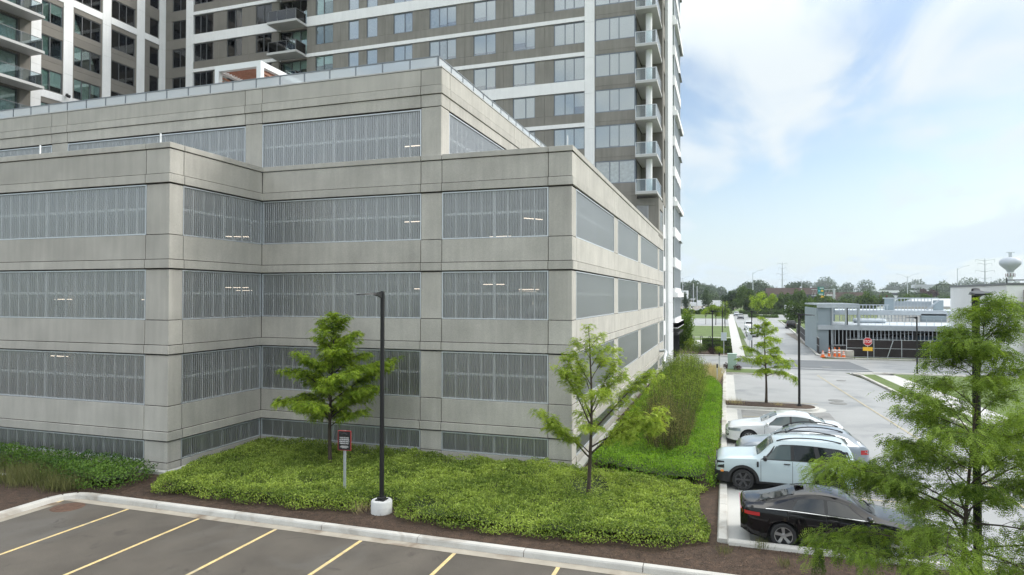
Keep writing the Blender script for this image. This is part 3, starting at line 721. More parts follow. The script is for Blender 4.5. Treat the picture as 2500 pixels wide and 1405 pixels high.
# main facade windows: (x0,x1,divs)
WF = [(-59.5, -57.54, [-58.44]), (-56.46, -53.75, [-55.57, -54.75]), (-51.92, -49.91, [-50.84]), (-48.07, -46.03, [-47.07]), (-40.53, -38.42, [-39.55]),
      (-36.6, -35.4, []), (-34.48, -33.25, []), (-31.43, -29.33, [-30.21]), (-27.5, -24.65, [-26.46, -25.63]), (-22.85, -20.6, [-21.58]), (-18.87, -16.72, [-17.64]), (-14.92, -12.06, [-13.89, -13.04])]
JX = [-53.0, -49.0, -37.55, -32.37, -28.41, -23.74, -19.8, -15.8]
BX0, BX1 = -45.05, -41.6     # balcony bay
for k, t in enumerate(TOPS):
    thick = (k - 5) % 3 == 0        # storeys whose band below is the deep white one
    wb = t - 2.15 if thick else t - 1.98
    nxt = t - 3.215                 # next window top below
    top_floor_low = t < 18
    if t < 16.3: continue
    # windows
    for i, (a, b, dv) in enumerate(WF):
        zt_, zb_ = t, wb
        if i == 0: zt_, zb_ = t - .28, t - 2.38
        dark = i < 5
        if dark:
            bl = [rb.choice([.35, .5, .6, .8, -1, 0, .45]) for _ in range(3)]
        else: bl = [rb.choice([1, 1, 1, .98, .88, .8, .65, -1]) for _ in range(3)] if rb.random() < .35 else [rb.choice([1, 1, .95, .9])] * 3
        if k == 8 and i >= 10: bl = [-1, -1, -1]
        window(a, b, zb_, zt_, dv, blinds=bl, fr='winframe' if dark else 'winframe_l')
    # infill between windows
    xs = [(-60.53, -59.5)] + [(-53.75, -51.92), (-49.91, -48.07), (-46.03, BX0), (BX1, -40.53), (-38.42, -36.6), (-35.4, -34.48), (-33.25, -31.43), (-29.33, -27.5), (-24.65, -22.85), (-20.6, -18.87), (-16.72, -14.92)]
    for a, b in xs:
        cuts = [a] + [j for j in JX if a + .2 < j < b - .2] + [b]
        for u, v in zip(cuts[:-1], cuts[1:]): tp('infill_panel', u, v, YT, YT + .3, (t - 2.38 if a < -60 else wb), (t - .28 if a < -60 else t), 'stucco' if a > -44 else 'stucco2')
    # left tan strip spandrel
    tp('spandrel', -60.53, -57.5, YT, YT + .3, nxt - .28, t - 2.38, 'stucco2')
    tp('infill_panel', -57.54, -57.5, YT, YT + .3, t - 2.38, t - .28, 'stucco2')
    # spandrels
    for a, b in ((-56.5, BX0), (BX1, -12.04)):
        if thick:
            tp('white_band', a, b, YT - .07, YT + .3, nxt + .03, wb, 'white')
        else:
            cuts = [a] + [j for j in JX if a < j < b] + [b]
            for u, v in zip(cuts[:-1], cuts[1:]): tp('spandrel', u, v, YT + (.0), YT + .3, nxt + .40, wb, 'stucco' if a > -44 else 'stucco2')
            tp('white_band', a, b, YT - .07, YT + .3, nxt + .03, nxt + .40, 'white')
    # corner glazing bay
    a, b = -11.10, -7.5
    window(a, b, t - 2.03, t, [-9.79, -8.95], blinds=[rb.choice([1, 1, .97]), rb.choice([1, .95]), 1] if k != 8 else [-1, -1, -1], dep=.02)
    window(YT + .05, YT + 1.1, t - 2.03, t, [], 'R', -7.5, blinds=[-1], dep=.02)
    tp('spandrel', a, b, YT, YT + 1.1, nxt, nxt + .35, 'stucco'); tp('spandrel', a, b, YT, YT + 1.1, nxt + .35, t - 2.03, 'stucco')
    tp('return_wall', -7.75, -7.5, YT + 1.1, 61.6, nxt + .2, t + .01, 'stucco2')
    # corner balcony
    zs = t - 3.0                    # slab top
    mb = MB(); mb.bbox(-7.42, -5.55, YT - .85, 61.6, zs - .22, zs - .0, .01)
    bal = mb.build('balcony', mat('slab_paint', (.50, .50, .49), .8) if 'slab_paint' not in bpy.data.materials else bpy.data.materials['slab_paint'], T, world=True)
    guard(bal, (-7.40, YT - .78), (-5.62, YT - .78), zs, zs + 1.08, 2, rail='alu', glass='glass_rail')
    guard(bal, (-5.62, YT - .78), (-5.62, 61.0), zs, zs + 1.08, 4, rail='alu', glass='glass_rail')
    mb = MB(); mb.lathe([(.28, 0), (.28, 2.99)], 20, (-6.36, YT + .35, zs)); mb.build('balcony_column', M['white'], T, world=True, smooth=True)
    tp('recess_wall', -7.5, -5.52, 61.6, 61.8, zs, zs + 3.0, 'stucco2')
    # mid balcony in the main facade
    y0 = 55.85; zs = t - 3.05 + .12
    mb = MB(); mb.bbox(-45.25, BX1, y0, YT + .0, zs - .24, zs, .01)
    bal = mb.build('balcony', [bpy.data.materials['slab_paint']], T, world=True)
    guard(bal, (-45.15, y0 + .1), (-41.75, y0 + .1), zs, zs + 1.1, 3, rail='alu_d'); guard(bal, (-41.75, y0 + .1), (-41.75, YT), zs, zs + 1.1, 1, rail='alu_d'); guard(bal, (-45.15, YT), (-45.15, y0 + .1), zs, zs + 1.1, 1, rail='alu_d')
    window(BX0, BX1, zs + .02, t, [-43.8, -42.75], blinds=[rb.choice([.3, .4, -1]), .35, rb.choice([-1, .3])], fr='winframe', dep=.5)
    tp('spandrel', BX0, BX1, YT + .3, YT + .6, nxt, zs, 'stucco2')
    # left wing: (y0,y1,divs)
    for j, (a, b, dv) in enumerate([(43.51, 45.58, [44.39]), (46.75, 49.6, [47.6, 48.54]), (50.8, 53.6, [51.73, 52.59]), (55.5, 56.72, [])]):
        window(a, b, t - 2.40, t - .45, dv, 'R', XW, fr='winframe', blinds=[rb.choice([.5, .6, .3, .75, -1, 0]) for _ in range(3)])
        lo, hi = [(43.51, 45.63), (46.6, 49.75), (50.71, 53.81), (54.81, 56.74)][j]
        if a - lo > .03: tp('infill_panel', XW - .3, XW, lo, a, t - 2.40, t - .45, 'stucco2')
        if hi - b > .03: tp('infill_panel', XW - .3, XW, b, hi, t - 2.40, t - .45, 'stucco2')
        if thick:
            tp('spandrel', XW - .3, XW, lo, hi, nxt + .76, t - 2.4, 'stucco2'); tp('white_band', XW - .3, XW + .05, lo, hi, nxt + .07, nxt + .76, 'white'); tp('spandrel', XW - .3, XW, lo, hi, nxt - .45, nxt + .07, 'stucco2')
        else: tp('spandrel', XW - .3, XW, lo, hi, nxt - .45, nxt + .35, 'stucco2'); tp('spandrel', XW - .3, XW, lo, hi, nxt + .35, t - 2.4, 'stucco2')
    # left wing balconies
    zs = t - 2.75
    mb = MB(); mb.bbox(XW + .0, XW + 1.8, 33.0, 42.56, zs - .24, zs, .01)
    bal = mb.build('balcony', [bpy.data.materials['slab_paint']], T, world=True)
    guard(bal, (XW + 1.7, 33.1), (XW + 1.7, 42.4), zs, zs + 1.08, 5, rail='alu_d'); guard(bal, (XW + 1.7, 42.4), (XW + .05, 42.4), zs, zs + 1.08, 2, rail='alu_d')
    window(38.2, 41.6, zs + .02, t + .1, [39.9], 'R', XW, fr='winframe', blinds=[-1, -1], dep=.25)
    window(33.4, 37.4, zs + .02, t + .1, [35.4], 'R', XW, fr='winframe', blinds=[-1, .6], dep=.25)
    for a, b in ((41.6, 42.56), (37.4, 38.2), (32.5, 33.4)): tp('infill_panel', XW - .3, XW, a, b, nxt + .1, t + .1, 'stucco2')
    tp('spandrel', XW - .3, XW - .02, 33.4, 41.6, nxt + .1, zs, 'stucco2')
    # right side face
    window(62.6, 64.0, t - 2.2, t - .3, [], 'R', -5.5, fr='winframe', blinds=[-1], dep=.12)
    tp('spandrel', -5.8, -5.5, 61.8, 64.4, nxt - .3, t - 2.2, 'stucco'); tp('infill_panel', -5.8, -5.5, 61.8, 62.6, t - 2.2, t - .3, 'stucco'); tp('infill_panel', -5.8, -5.5, 64.0, 64.4, t - 2.2, t - .3, 'stucco')
    tp('pilaster_panel', -5.8, -5.25, 64.4, 70.4, nxt - .3, t - .3, 'pil')
    # far bay, curtain wall
# bay windows on the side face, down to the canopy
for k in range(12):
    t = 42 - 3.215 * k
    for a, b in ((70.6, 75.0), (75.1, 79.4)): window(a, b, t - 2.3, t - .1, [a + 1.5, a + 2.9], 'R', -5.0, fr='alu', blinds=[-1, .4, -1], dep=.05)
    tp('spandrel', -5.6, -5.0, 70.4, 79.6, t - 3.215 - .1, t - 2.3, 'white')
    if k % 3 == 1 or k == 11: tp('bay_ledge', -5.4, -4.75, 70.4, 80.3, t - 3.215 - .06, t - 2.75, 'white')
    else: tp('bay_ledge', -5.4, -4.85, 76.5, 79.9, t - .12, t - .02, 'alu_d')
# white pilasters and columns
for a, b in ((42.56, 43.51), (45.63, 46.6), (49.75, 50.71), (53.81, 54.81), (56.74, 57.6)):
    z = 12.0
    while z < 44: tp('pilaster_panel', XW - .3, XW + .05, a, b, z, z + 3.215, 'white'); z += 3.215
z = 12.07
while z < 44:
    tp('pilaster_panel', -57.5, -56.5, YT - .09, YT + .3, z, z + 3.215, 'white'); tp('pilaster_panel', -12.04, -11.12, YT - .09, YT + .3, z, z + 3.215, 'white'); z += 3.215
# podium below the corner balcony
tp('podium_panel', -7.5, -5.5, YT, YT + .3, 14.6, 15.25, 'stucco'); tp('podium_panel', -6.4, -5.5, YT, YT + .3, 11.9, 14.6, 'stucco')
tp('podium_panel', -11, -7.4, YT + .02, YT + .3, 11.9, 15.6, 'stucco')
o = link('corrugated_screen', screen_mesh(1.0, 2.2), T, (-6.92, YT + .06, 13.5), 0, True); link('screen_frame', bar_mesh('screen_frame', .05, .06, 2.3, 'alu'), o, (.52, 0, 0)); link('screen_frame', bar_mesh('top_frame', 1.1, .06, .05, 'alu'), o, (0, 0, 1.12))
tp('podium_panel', -5.8, -5.5, YT + .3, 61.6, 11.9, 12.6, 'stucco'); tp('podium_panel', -5.8, -5.5, YT + .3, 58.6, 12.6, 15.3, 'stucco'); tp('podium_panel', -5.8, -5.5, 58.6, 61.6, 14.4, 15.3, 'stucco')
o = link('corrugated_screen', screen_mesh(2.9, 1.7), T, (-5.58, 60.1, 13.5), R(90), True)
for zz in range(0, 5):
    z0 = -.05 + zz * 3.05; tp('podium_panel', -5.8, -5.5, 62.1, 64.4, z0, z0 + 1.3, 'white'); window(62.5, 64.0, z0 + 1.32, z0 + 3.03, [], 'R', -5.5, fr='winframe', blinds=[-1])
    tp('pilaster_panel', -5.8, -5.25, 64.4, 70.4, z0, z0 + 3.05, 'pil'); tp('podium_panel', -5.8, -5.5, 62.1, 62.5, z0 + 1.3, z0 + 3.05, 'white'); tp('podium_panel', -5.8, -5.5, 64.0, 64.4, z0 + 1.3, z0 + 3.05, 'white')
# entrance under the bay
tp('bay_soffit', -9, -4.75, 70.4, 80.3, 3.3, 3.9, 'white'); tp('canopy', -5.6, -4.8, 71, 79.5, 2.55, 2.8, 'blackmetal')
for y in (70.9, 73.0, 75.1, 77.2, 79.3): tp('canopy_post', -5.35, -5.2, y, y + .15, 0, 2.55, 'blackmetal')
tp('entrance_glazing', -5.7, -5.6, 70.4, 80, 0, 3.3, 'darkband')
# core: dim rooms, floor slabs, roof
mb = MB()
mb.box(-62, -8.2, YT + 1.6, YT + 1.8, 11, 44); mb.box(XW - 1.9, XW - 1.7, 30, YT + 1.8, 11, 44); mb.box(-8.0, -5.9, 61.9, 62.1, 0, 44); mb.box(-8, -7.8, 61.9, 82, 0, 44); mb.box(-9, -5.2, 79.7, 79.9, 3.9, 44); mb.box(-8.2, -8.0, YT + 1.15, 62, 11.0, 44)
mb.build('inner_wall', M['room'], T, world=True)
mb = MB()
for t in TOPS:
    mb.box(-62, -7.8, YT + .31, YT + 1.6, t + .25, t + .5); mb.box(XW - 1.7, XW - .31, 32, YT, t + .25, t + .5); mb.box(-7.8, -5.62, 62, 79.6, t + .2, t + .45)
mb.build('floor_slab', M['deck'], T, world=True)
mb = MB(); mb.box(-80, -5.3, YT, 82, 44, 44.6); mb.box(-80, XW + .1, 28, YT, 44, 44.6); mb.build('roof', M['roofgrey'], T, world=True)
# flood lights on the wing pilasters
for y, z in ((45.9, 25.9), (54.3, 19.9)):
    mb = MB(); mb.box(0, .25, -.06, .06, 0, .08); mb.lathe([(.02, -.12), (.13, -.1), (.16, .12), (.0, .14)], 12, (.34, 0, -.05), 'y'); mb.box(.2, .42, -.18, -.05, -.02, .16)
    mb.build('flood_light', M['black'], T, (XW + .06, y, z), world=True)

# ================================================================ CARS
def cr(pts, x):
    """smooth interpolation through (x, v) control points"""
    xs = [p[0] for p in pts]; ys = [p[1] for p in pts]
    if x <= xs[0]: return ys[0]
    if x >= xs[-1]: return ys[-1]
    i = max(k for k in range(len(xs)) if xs[k] <= x)
    if i >= len(xs) - 1: return ys[-1]
    h = xs[i + 1] - xs[i]; t = (x - xs[i]) / h
    def sl(k):
        if k <= 0 or k >= len(xs) - 1: return 0 if k <= 0 else 0
        a = (ys[k] - ys[k - 1]) / (xs[k] - xs[k - 1]); b = (ys[k + 1] - ys[k]) / (xs[k + 1] - xs[k])
        return 0 if a * b <= 0 else 2 * a * b / (a + b)
    m0 = sl(i) if i > 0 else (ys[1] - ys[0]) / (xs[1] - xs[0]); m1 = sl(i + 1) if i + 1 < len(xs) - 1 else (ys[-1] - ys[-2]) / (xs[-1] - xs[-2])
    t2, t3 = t * t, t * t * t
    return (2 * t3 - 3 * t2 + 1) * ys[i] + (t3 - 2 * t2 + t) * h * m0 + (-2 * t3 + 3 * t2) * ys[i + 1] + (t3 - t2) * h * m1
class Shell:
    """car body surface: x runs back from the nose (0) to the tail (L)"""
    def __init__(s, d): s.__dict__.update(d); s.half = s.W / 2
    def wid(s, x): return s.half * cr(s.plan, x)
    def belt(s, x): return cr(s.beltz, x)
    def top(s, x): return cr(s.topz, x)
    def wt(s, x): return s.half * cr(s.topw, x)
    def zlow(s, x):
        z = cr(s.low, x)
        for a in s.ax:
            r = s.arch; dx = abs(x - a)
            if dx < r: z = max(z, s.wr + math.sqrt(r * r - dx * dx) - .02)
        return z
    def stations(s):
        if not hasattr(s, '_xs'):
            xs = set(); n = int(s.L / .07)
            for i in range(n + 1): xs.add(round(s.L * i / n, 3))
            for a in s.ax:
                for k in range(-8, 9): xs.add(round(a + (s.arch - .001) * math.sin(k / 8 * math.pi / 2), 3))
            for e in (.01, .03, .06): xs.add(e); xs.add(round(s.L - e, 3))
            s._xs = sorted(x for x in xs if 0 <= x <= s.L); s._sec = [s.section0(x) for x in s._xs]
        return s._xs
    def section(s, x):
        xs = s.stations(); x = min(max(x, 0), s.L); i = 0
        while i < len(xs) - 2 and xs[i + 1] < x: i += 1
        t = (x - xs[i]) / max(xs[i + 1] - xs[i], 1e-6)
        return [(a[0] + (b[0] - a[0]) * t, a[1] + (b[1] - a[1]) * t) for a, b in zip(s._sec[i], s._sec[i + 1])]
    def section0(s, x):
        w = s.wid(x); zl = s.zlow(x); zb = s.belt(x); zt = max(s.top(x), zb + .015); wt = min(s.wt(x), w * .97)
        zm = max(.52, zl + .02); zs = max(zm + .04, zb - .14)
        P = [(s.half - .27, zl), (w * .965, zl), (w * .985, max(zl + .01, .36)), (w, zm), (w * .992, zs), (w * .955, zb)]
        dz = zt - zb
        rd = min(.09, dz * .45)
        P += [(w * .955 + (wt - w * .955) * .5, zb + (dz - rd) * .5), (wt, zt - rd), (wt * .955, zt - rd * .38), (wt * .84, zt - rd * .10), (wt * .5, zt + .0), (0, zt + .012)]
        return P
    def side(s, x, u, off=.006):
        """point on the side glass plane: u 0 at the belt, 1 at the roof edge"""
        P = s.section(x); a, b = P[5], P[7]
        y = a[0] + (b[0] - a[0]) * u; z = a[1] + (b[1] - a[1]) * u
        n = Vector((0, b[1] - a[1], -(b[0] - a[0]))).normalized()
        return Vector((x, -(y + n.y * off), z + n.z * off))
    def topp(s, x, v, off=.006):
        P = s.section(x); wt = P[7][0]; y = v * wt; ay = abs(y)
        pts = P[7:]; z = pts[-1][1]
        for a, b in zip(pts[:-1], pts[1:]):
            if b[0] <= ay <= a[0]: z = a[1] + (b[1] - a[1]) * (a[0] - ay) / max(a[0] - b[0], 1e-6)
        return Vector((x, -y, z))
def car(name, label, d, pm, loc, rz, group=None, rims='rim_l', detail=True, glass='carglass', **o):
    """local +x points to the tail; rz turns the car about the middle of its nose line"""
    s = Shell(d); root = thing(name, label, 'car', loc, rz, group)
    key = d['id']
    cache = meshes.setdefault(('car', key), {})
    def part(nm, mk, mats, parent=None, smooth=True, loc=(0, 0, 0), ck=None):
        ck = ck or nm
        if ck not in cache:
            mb = MB(); mk(mb); cache[ck] = mb.mesh(nm, [M['black']], smooth)
        me = cache[ck]
        ob = link(nm, me, parent or root, loc)
        mats = mats if isinstance(mats, (list, tuple)) else [mats]
        while len(me.materials) < len(mats): me.materials.append(M['black'])
        for i, m in enumerate(mats): ob.material_slots[i].link = 'OBJECT'; ob.material_slots[i].material = M[m]
        return ob
    # body
    def body(mb):
        xs = s.stations(); rings = []
        for x in xs:
            P = s.section(x); ring = [(x, -y, z) for y, z in P] + [(x, y, z) for y, z in P[-2::-1]]
            b = len(mb.v); mb.v += ring; rings.append(b)
        m = 23
        for i in range(len(xs) - 1):
            for k in range(m - 1):
                a, b = rings[i], rings[i + 1]; mb.f.append((a + k, a + k + 1, b + k + 1, b + k))
                kk = min(k, m - 2 - k)
                mb.m.append(1 if (kk == 0 or (s.clad and kk <= 1)) else 0)
        for i, b in ((0, rings[0]), (1, rings[-1])):
            f = tuple(b + k for k in range(m)); mb.f.append(f if i else f[::-1]); mb.m.append(0)
    part('body', body, [pm, 'black'])
    part('underbody', lambda mb: mb.box(.25, s.L - .25, -(s.half - .27), s.half - .27, .2, .62), 'black', smooth=False)
    # glass
    def patch(mb, f, c, n=8, mm=3):
        """c: four corners (p,q) in order; f(p,q)->point"""
        G_ = [[f(*[(c[0][t] * (1 - i / n) + c[1][t] * i / n) * (1 - j / mm) + (c[3][t] * (1 - i / n) + c[2][t] * i / n) * j / mm for t in (0, 1)]) for j in range(mm + 1)] for i in range(n + 1)]
        b = len(mb.v)
        for r_ in G_: mb.v += [tuple(p) for p in r_]
        for i in range(n):
            for j in range(mm): mb.f.append((b + i * (mm + 1) + j, b + (i + 1) * (mm + 1) + j, b + (i + 1) * (mm + 1) + j + 1, b + i * (mm + 1) + j + 1)); mb.m.append(0)
    def sided(f, sg): return lambda p, q: (lambda v: Vector((v.x, v.y * sg, v.z)))(f(p, q))
    for sg in (1, -1):
        def surround(mb):
            for c in s.surr: patch(mb, sided(lambda p, q: s.side(p, q, .004), sg), c)
        if s.surr: part('window_surround', surround, o.get('surr', 'black'), ck='surr%d' % sg)
    for i, c in enumerate(s.wins):
        for sg in (1, -1):
            gm = 'carglass' if (i >= o.get('dark_from', 9)) else glass
            part('side_window', lambda mb: patch(mb, sided(lambda p, q: s.side(p, q, .010), sg), c), gm, ck='sw%d%d' % (i, sg))
    for nm, (xa, xb, va, vb) in (('windshield', s.wsh), ('rear_window', s.rwn)):
        # patches on the sloping ends of the greenhouse
        def mk(mb, xa=xa, xb=xb, va=va, vb=vb):
            def f(p, q):
                v = s.topp(p, q); e = .02; t = s.topp(p + e, q) - s.topp(p - e, q); n = Vector((-t.z, 0, t.x)).normalized(); n = n if n.z > 0 else -n
                return v + n * .004
            patch(mb, f, [(xa, -va), (xb, -vb), (xb, vb), (xa, va)], 16, 14)
        part(nm, mk, glass)
    # wheels
    def tyre(mb):
        r = s.wr; mb.lathe([(r * .70, -.11), (r * .93, -.115), (r * .99, -.085), (r, -.04), (r, .04), (r * .99, .085), (r * .93, .115), (r * .70, .11)], 28, axis='y')
    def rim(mb):
        r = s.wr * .70
        mb.lathe([(r, .02), (r, -.10), (r * .93, -.105), (r * .92, -.04), (0, -.02)], 28, axis='y', mi=1)
        n = s.spokes
        for k in range(n):
            a = 2 * math.pi * k / n; da = s.spw
            c, sn = math.cos, math.sin
            def p(rr, an, y): return (rr * c(an), y, rr * sn(an))
            tw = s.twist
            A = [p(.04, a - 1.0, -.085), p(r * .94, a - da + tw, -.10), p(r * .94, a + da + tw, -.10), p(.04, a + 1.0, -.085)]
            B = [(x, y + .03, z) for x, y, z in A]
            mb.poly(A); mb.poly(B[::-1])
            for i in range(4): mb.quad(A[i], B[i], B[(i + 1) % 4], A[(i + 1) % 4])
        mb.lathe([(r * 1.0, -.095), (r * 1.0, -.108), (r * .93, -.108), (r * .93, -.09)], 28, axis='y'); mb.lathe([(.05, -.08), (.05, -.11), (0, -.112)], 12, axis='y')
    for a in s.ax:
        for sg in (1, -1):
            w = part('wheel', tyre, 'rubber', loc=(a, -sg * (s.half - .125), s.wr), ck='tyre')
            rr = part('rim', rim, [rims, 'black'], w, smooth=False, ck='rim')
            if sg < 0: w.rotation_euler = (0, 0, math.pi)
    # lights, bumpers, mirrors, handles
    def onside(x, z):
        """y of the body side at height z"""
        P = s.section(x)
        for a, b in zip(P[1:6], P[2:7]):
            if a[1] <= z <= b[1]: return a[0] + (b[0] - a[0]) * (z - a[1]) / max(b[1] - a[1], 1e-6)
        return P[4][0]
    def corner_patch(mb, x0, x1, z0, z1, n=6, off=.008, x1b=None):
        for j in range(n):
            p = x0 + (x1 - x0) * j / n; q = x0 + (x1 - x0) * (j + 1) / n
            pp = [(p, z0), (q, z0), (q, z1), (p, z1)]
            mb.quad(*[(x, -(onside(x, z) + off), z) for x, z in pp]); mb.quad(*[(x, (onside(x, z) + off), z) for x, z in pp][::-1])
    for side_ in (0,):
        for nm, (x0, x1, z0, z1), m in (('headlight', s.hl, o.get('hl', 'lamp')), ('tail_light', s.tl, 'tail')):
            for sg in (1, -1):
                def mk(mb, x0=x0, x1=x1, z0=z0, z1=z1, sg=sg):
                    for j in range(6):
                        p = x0 + (x1 - x0) * j / 6; q = x0 + (x1 - x0) * (j + 1) / 6
                        pp = [(x, -sg * (onside(x, z) + .008), z) for x, z in ((p, z0), (q, z0), (q, z1), (p, z1))]
                        mb.quad(*(pp if sg > 0 else pp[::-1]))
                    xe = x0 if x0 < s.L / 2 else x1; e = -.008 if x0 < s.L / 2 else .008
                    y1 = onside(xe, (z0 + z1) / 2); y0 = y1 * .55
                    mb.quad((xe + e, -sg * y0, z0), (xe + e, -sg * (y1 + .006), z0), (xe + e, -sg * (y1 + .006), z1), (xe + e, -sg * y0, z1))
                part(nm, mk, m, smooth=False, ck=nm + str(sg))
    def grille(mb): mb.box(-.02, .03, -s.wid(.02) * .62, s.wid(.02) * .62, s.gr[0], s.gr[1]); 
    part('grille', grille, 'black', smooth=False)
    def mouth(mb):
        for sg in (1, -1):
            for j in range(4):
                p = .03 * j; q = .03 * (j + 1)
                pp = [(x, -sg * (onside(x, z) + .006), z) for x, z in ((p, s.gr[0] - .02), (q, s.gr[0] + .02), (q, s.gr[1] - .02 * j), (p, s.gr[1] + .02 - .02 * j))]
                mb.quad(*(pp if sg > 0 else pp[::-1]))
    if not s.clad: part('lower_grille', mouth, 'black', smooth=False)
    if detail:
        def seams(mb):
            for x in s.seams:
                zz = [cr(s.low, x) + .06 + (s.belt(x) - cr(s.low, x) - .08) * k / 7 for k in range(8)]
                for a, b in zip(zz[:-1], zz[1:]):
                    if a < s.zlow(x): continue
                    for sg in (1, -1): mb.quad(*[(x + e, -sg * (onside(x + e, z) + .0025), z) for e, z in ((-.006, a), (.006, a), (.006, b), (-.006, b))])
        part('door_seams', seams, 'black', smooth=False)
        for i, x in enumerate(s.handles):
            for sg in (1, -1):
                z = s.belt(x) - .10; y = onside(x, z)
                part('door_handle', lambda mb: mb.bbox(-.10, .10, -.018, .018, -.015, .015, .008), o.get('handle', pm), loc=(x, -sg * (y + .018), z), smooth=False, ck='handle')
        for sg in (1, -1):
            x = s.mir; z = s.belt(x) + .06
            part('mirror', lambda mb: (mb.bbox(-.05, .07, -.11, .09, -.06, .09, .03), mb.box(-.02, .03, .0, .16, -.07, -.03)), o.get('mirror', pm), loc=(x, -sg * (s.wid(x) + .09), z), ck='mirror').rotation_euler = (0, 0, 0 if sg > 0 else math.pi)
        if s.clad:
            def flare(mb):
                for a in s.ax:
                    for sg in (1, -1):
                        for k in range(16):
                            t0, t1 = [math.pi * (-.03 + 1.06 * q / 16) for q in (k, k + 1)]
                            def pt(t, r_, o_): return (a + r_ * math.cos(t), -sg * (s.wid(a) + o_), s.wr - .02 + r_ * math.sin(t))
                            A = [pt(t0, s.arch - .01, .02), pt(t1, s.arch - .01, .02), pt(t1, s.arch + .085, .02), pt(t0, s.arch + .085, .02)]
                            B = [pt(t0, s.arch - .01, -.12), pt(t1, s.arch - .01, -.12)]; C_ = [pt(t0, s.arch + .085, -.02), pt(t1, s.arch + .085, -.02)]
                            mb.quad(*A); mb.quad(A[0], A[1], B[1], B[0]); mb.quad(A[3], A[2], C_[1], C_[0])
            part('arch_trim', flare, 'black', smooth=False)
            def fbump(mb):
                for sg in (1, -1):
                    prev = None
                    for j in range(9):
                        x = -.05 + .49 * j / 8; y = sg * (s.wid(max(x, .005)) + .025) * (1 if j else .93)
                        cur = [(x, -y, .27), (x, -y, .62 - .05 * (j == 8))]
                        if prev: mb.quad(prev[0], cur[0], cur[1], prev[1])
                        prev = cur
                w_ = (s.wid(.005) + .025) * .93; mb.quad((-.05, -w_, .27), (-.05, w_, .27), (-.05, w_, .62), (-.05, -w_, .62)); mb.quad((-.05, -w_, .62), (-.05, w_, .62), (.1, w_, .62), (.1, -w_, .62))
            part('front_bumper', fbump, 'black', smooth=False)
            part('rear_bumper', lambda mb: (mb.bbox(s.L - .14, s.L + .05, -s.wid(s.L - .03) * .95, s.wid(s.L - .03) * .95, .32, .58, .03)), 'black', smooth=False)
        if s.rails:
            x0, x1 = s.rails
            def rail(mb):
                n = 10
                pts = [s.topp(x0 + (x1 - x0) * i / n, .86) + Vector((0, 0, .012 + .055 * min(1, 3 * min(i / n, 1 - i / n) + .15))) for i in range(n + 1)]
                mb.tube(pts, .022, 6)
            for sg in (1, -1):
                r_ = part('roof_rail', rail, o.get('rail', 'black'), ck='rail'); r_.scale = (1, sg, 1)
    return root, s, part, cache

SED = dict(id='sedan', L=4.85, W=1.83, wr=.335, arch=.40, ax=(.98, 3.78), clad=False, rails=None, spokes=10, spw=.13, twist=0,
    plan=[(0, .62), (.06, .78), (.25, .92), (.7, .985), (1.5, 1), (3.6, 1), (4.3, .97), (4.7, .90), (4.85, .76)],
    low=[(0, .26), (.4, .20), (1.5, .19), (3.4, .19), (4.5, .24), (4.85, .34)],
    beltz=[(0, .60), (.15, .70), (.6, .82), (1.35, .92), (2.5, .96), (3.8, .99), (4.5, .99), (4.85, .80)],
    topz=[(0, .62), (.12, .74), (.5, .86), (1.0, .95), (1.40, 1.01), (1.55, 1.08), (2.15, 1.38), (2.5, 1.45), (2.9, 1.47), (3.4, 1.42), (4.05, 1.16), (4.3, 1.09), (4.6, 1.07), (4.78, 1.02), (4.85, .84)],
    topw=[(0, .55), (.3, .80), (1.3, .82), (1.6, .80), (2.2, .68), (2.9, .67), (3.5, .68), (4.1, .76), (4.6, .80), (4.85, .66)],
    surr=[[(1.62, .0), (3.72, .04), (3.50, .9), (2.12, .93)], [(3.60, .04), (4.12, .10), (3.62, .88), (3.46, .9)]],
    wins=[[(1.72, .04), (2.66, .04), (2.66, .88), (2.18, .88)], [(2.74, .05), (3.55, .07), (3.42, .86), (2.74, .88)], [(3.62, .08), (3.98, .12), (3.58, .80), (3.50, .84)]],
    wsh=(1.50, 2.16, .84, .86), rwn=(3.50, 4.12, .84, .82), hl=(.10, .62, .62, .74), tl=(4.55, 4.82, .74, .93), gr=(.38, .62),
    seams=(1.62, 2.70, 3.60), handles=(2.52, 3.46), mir=1.72)
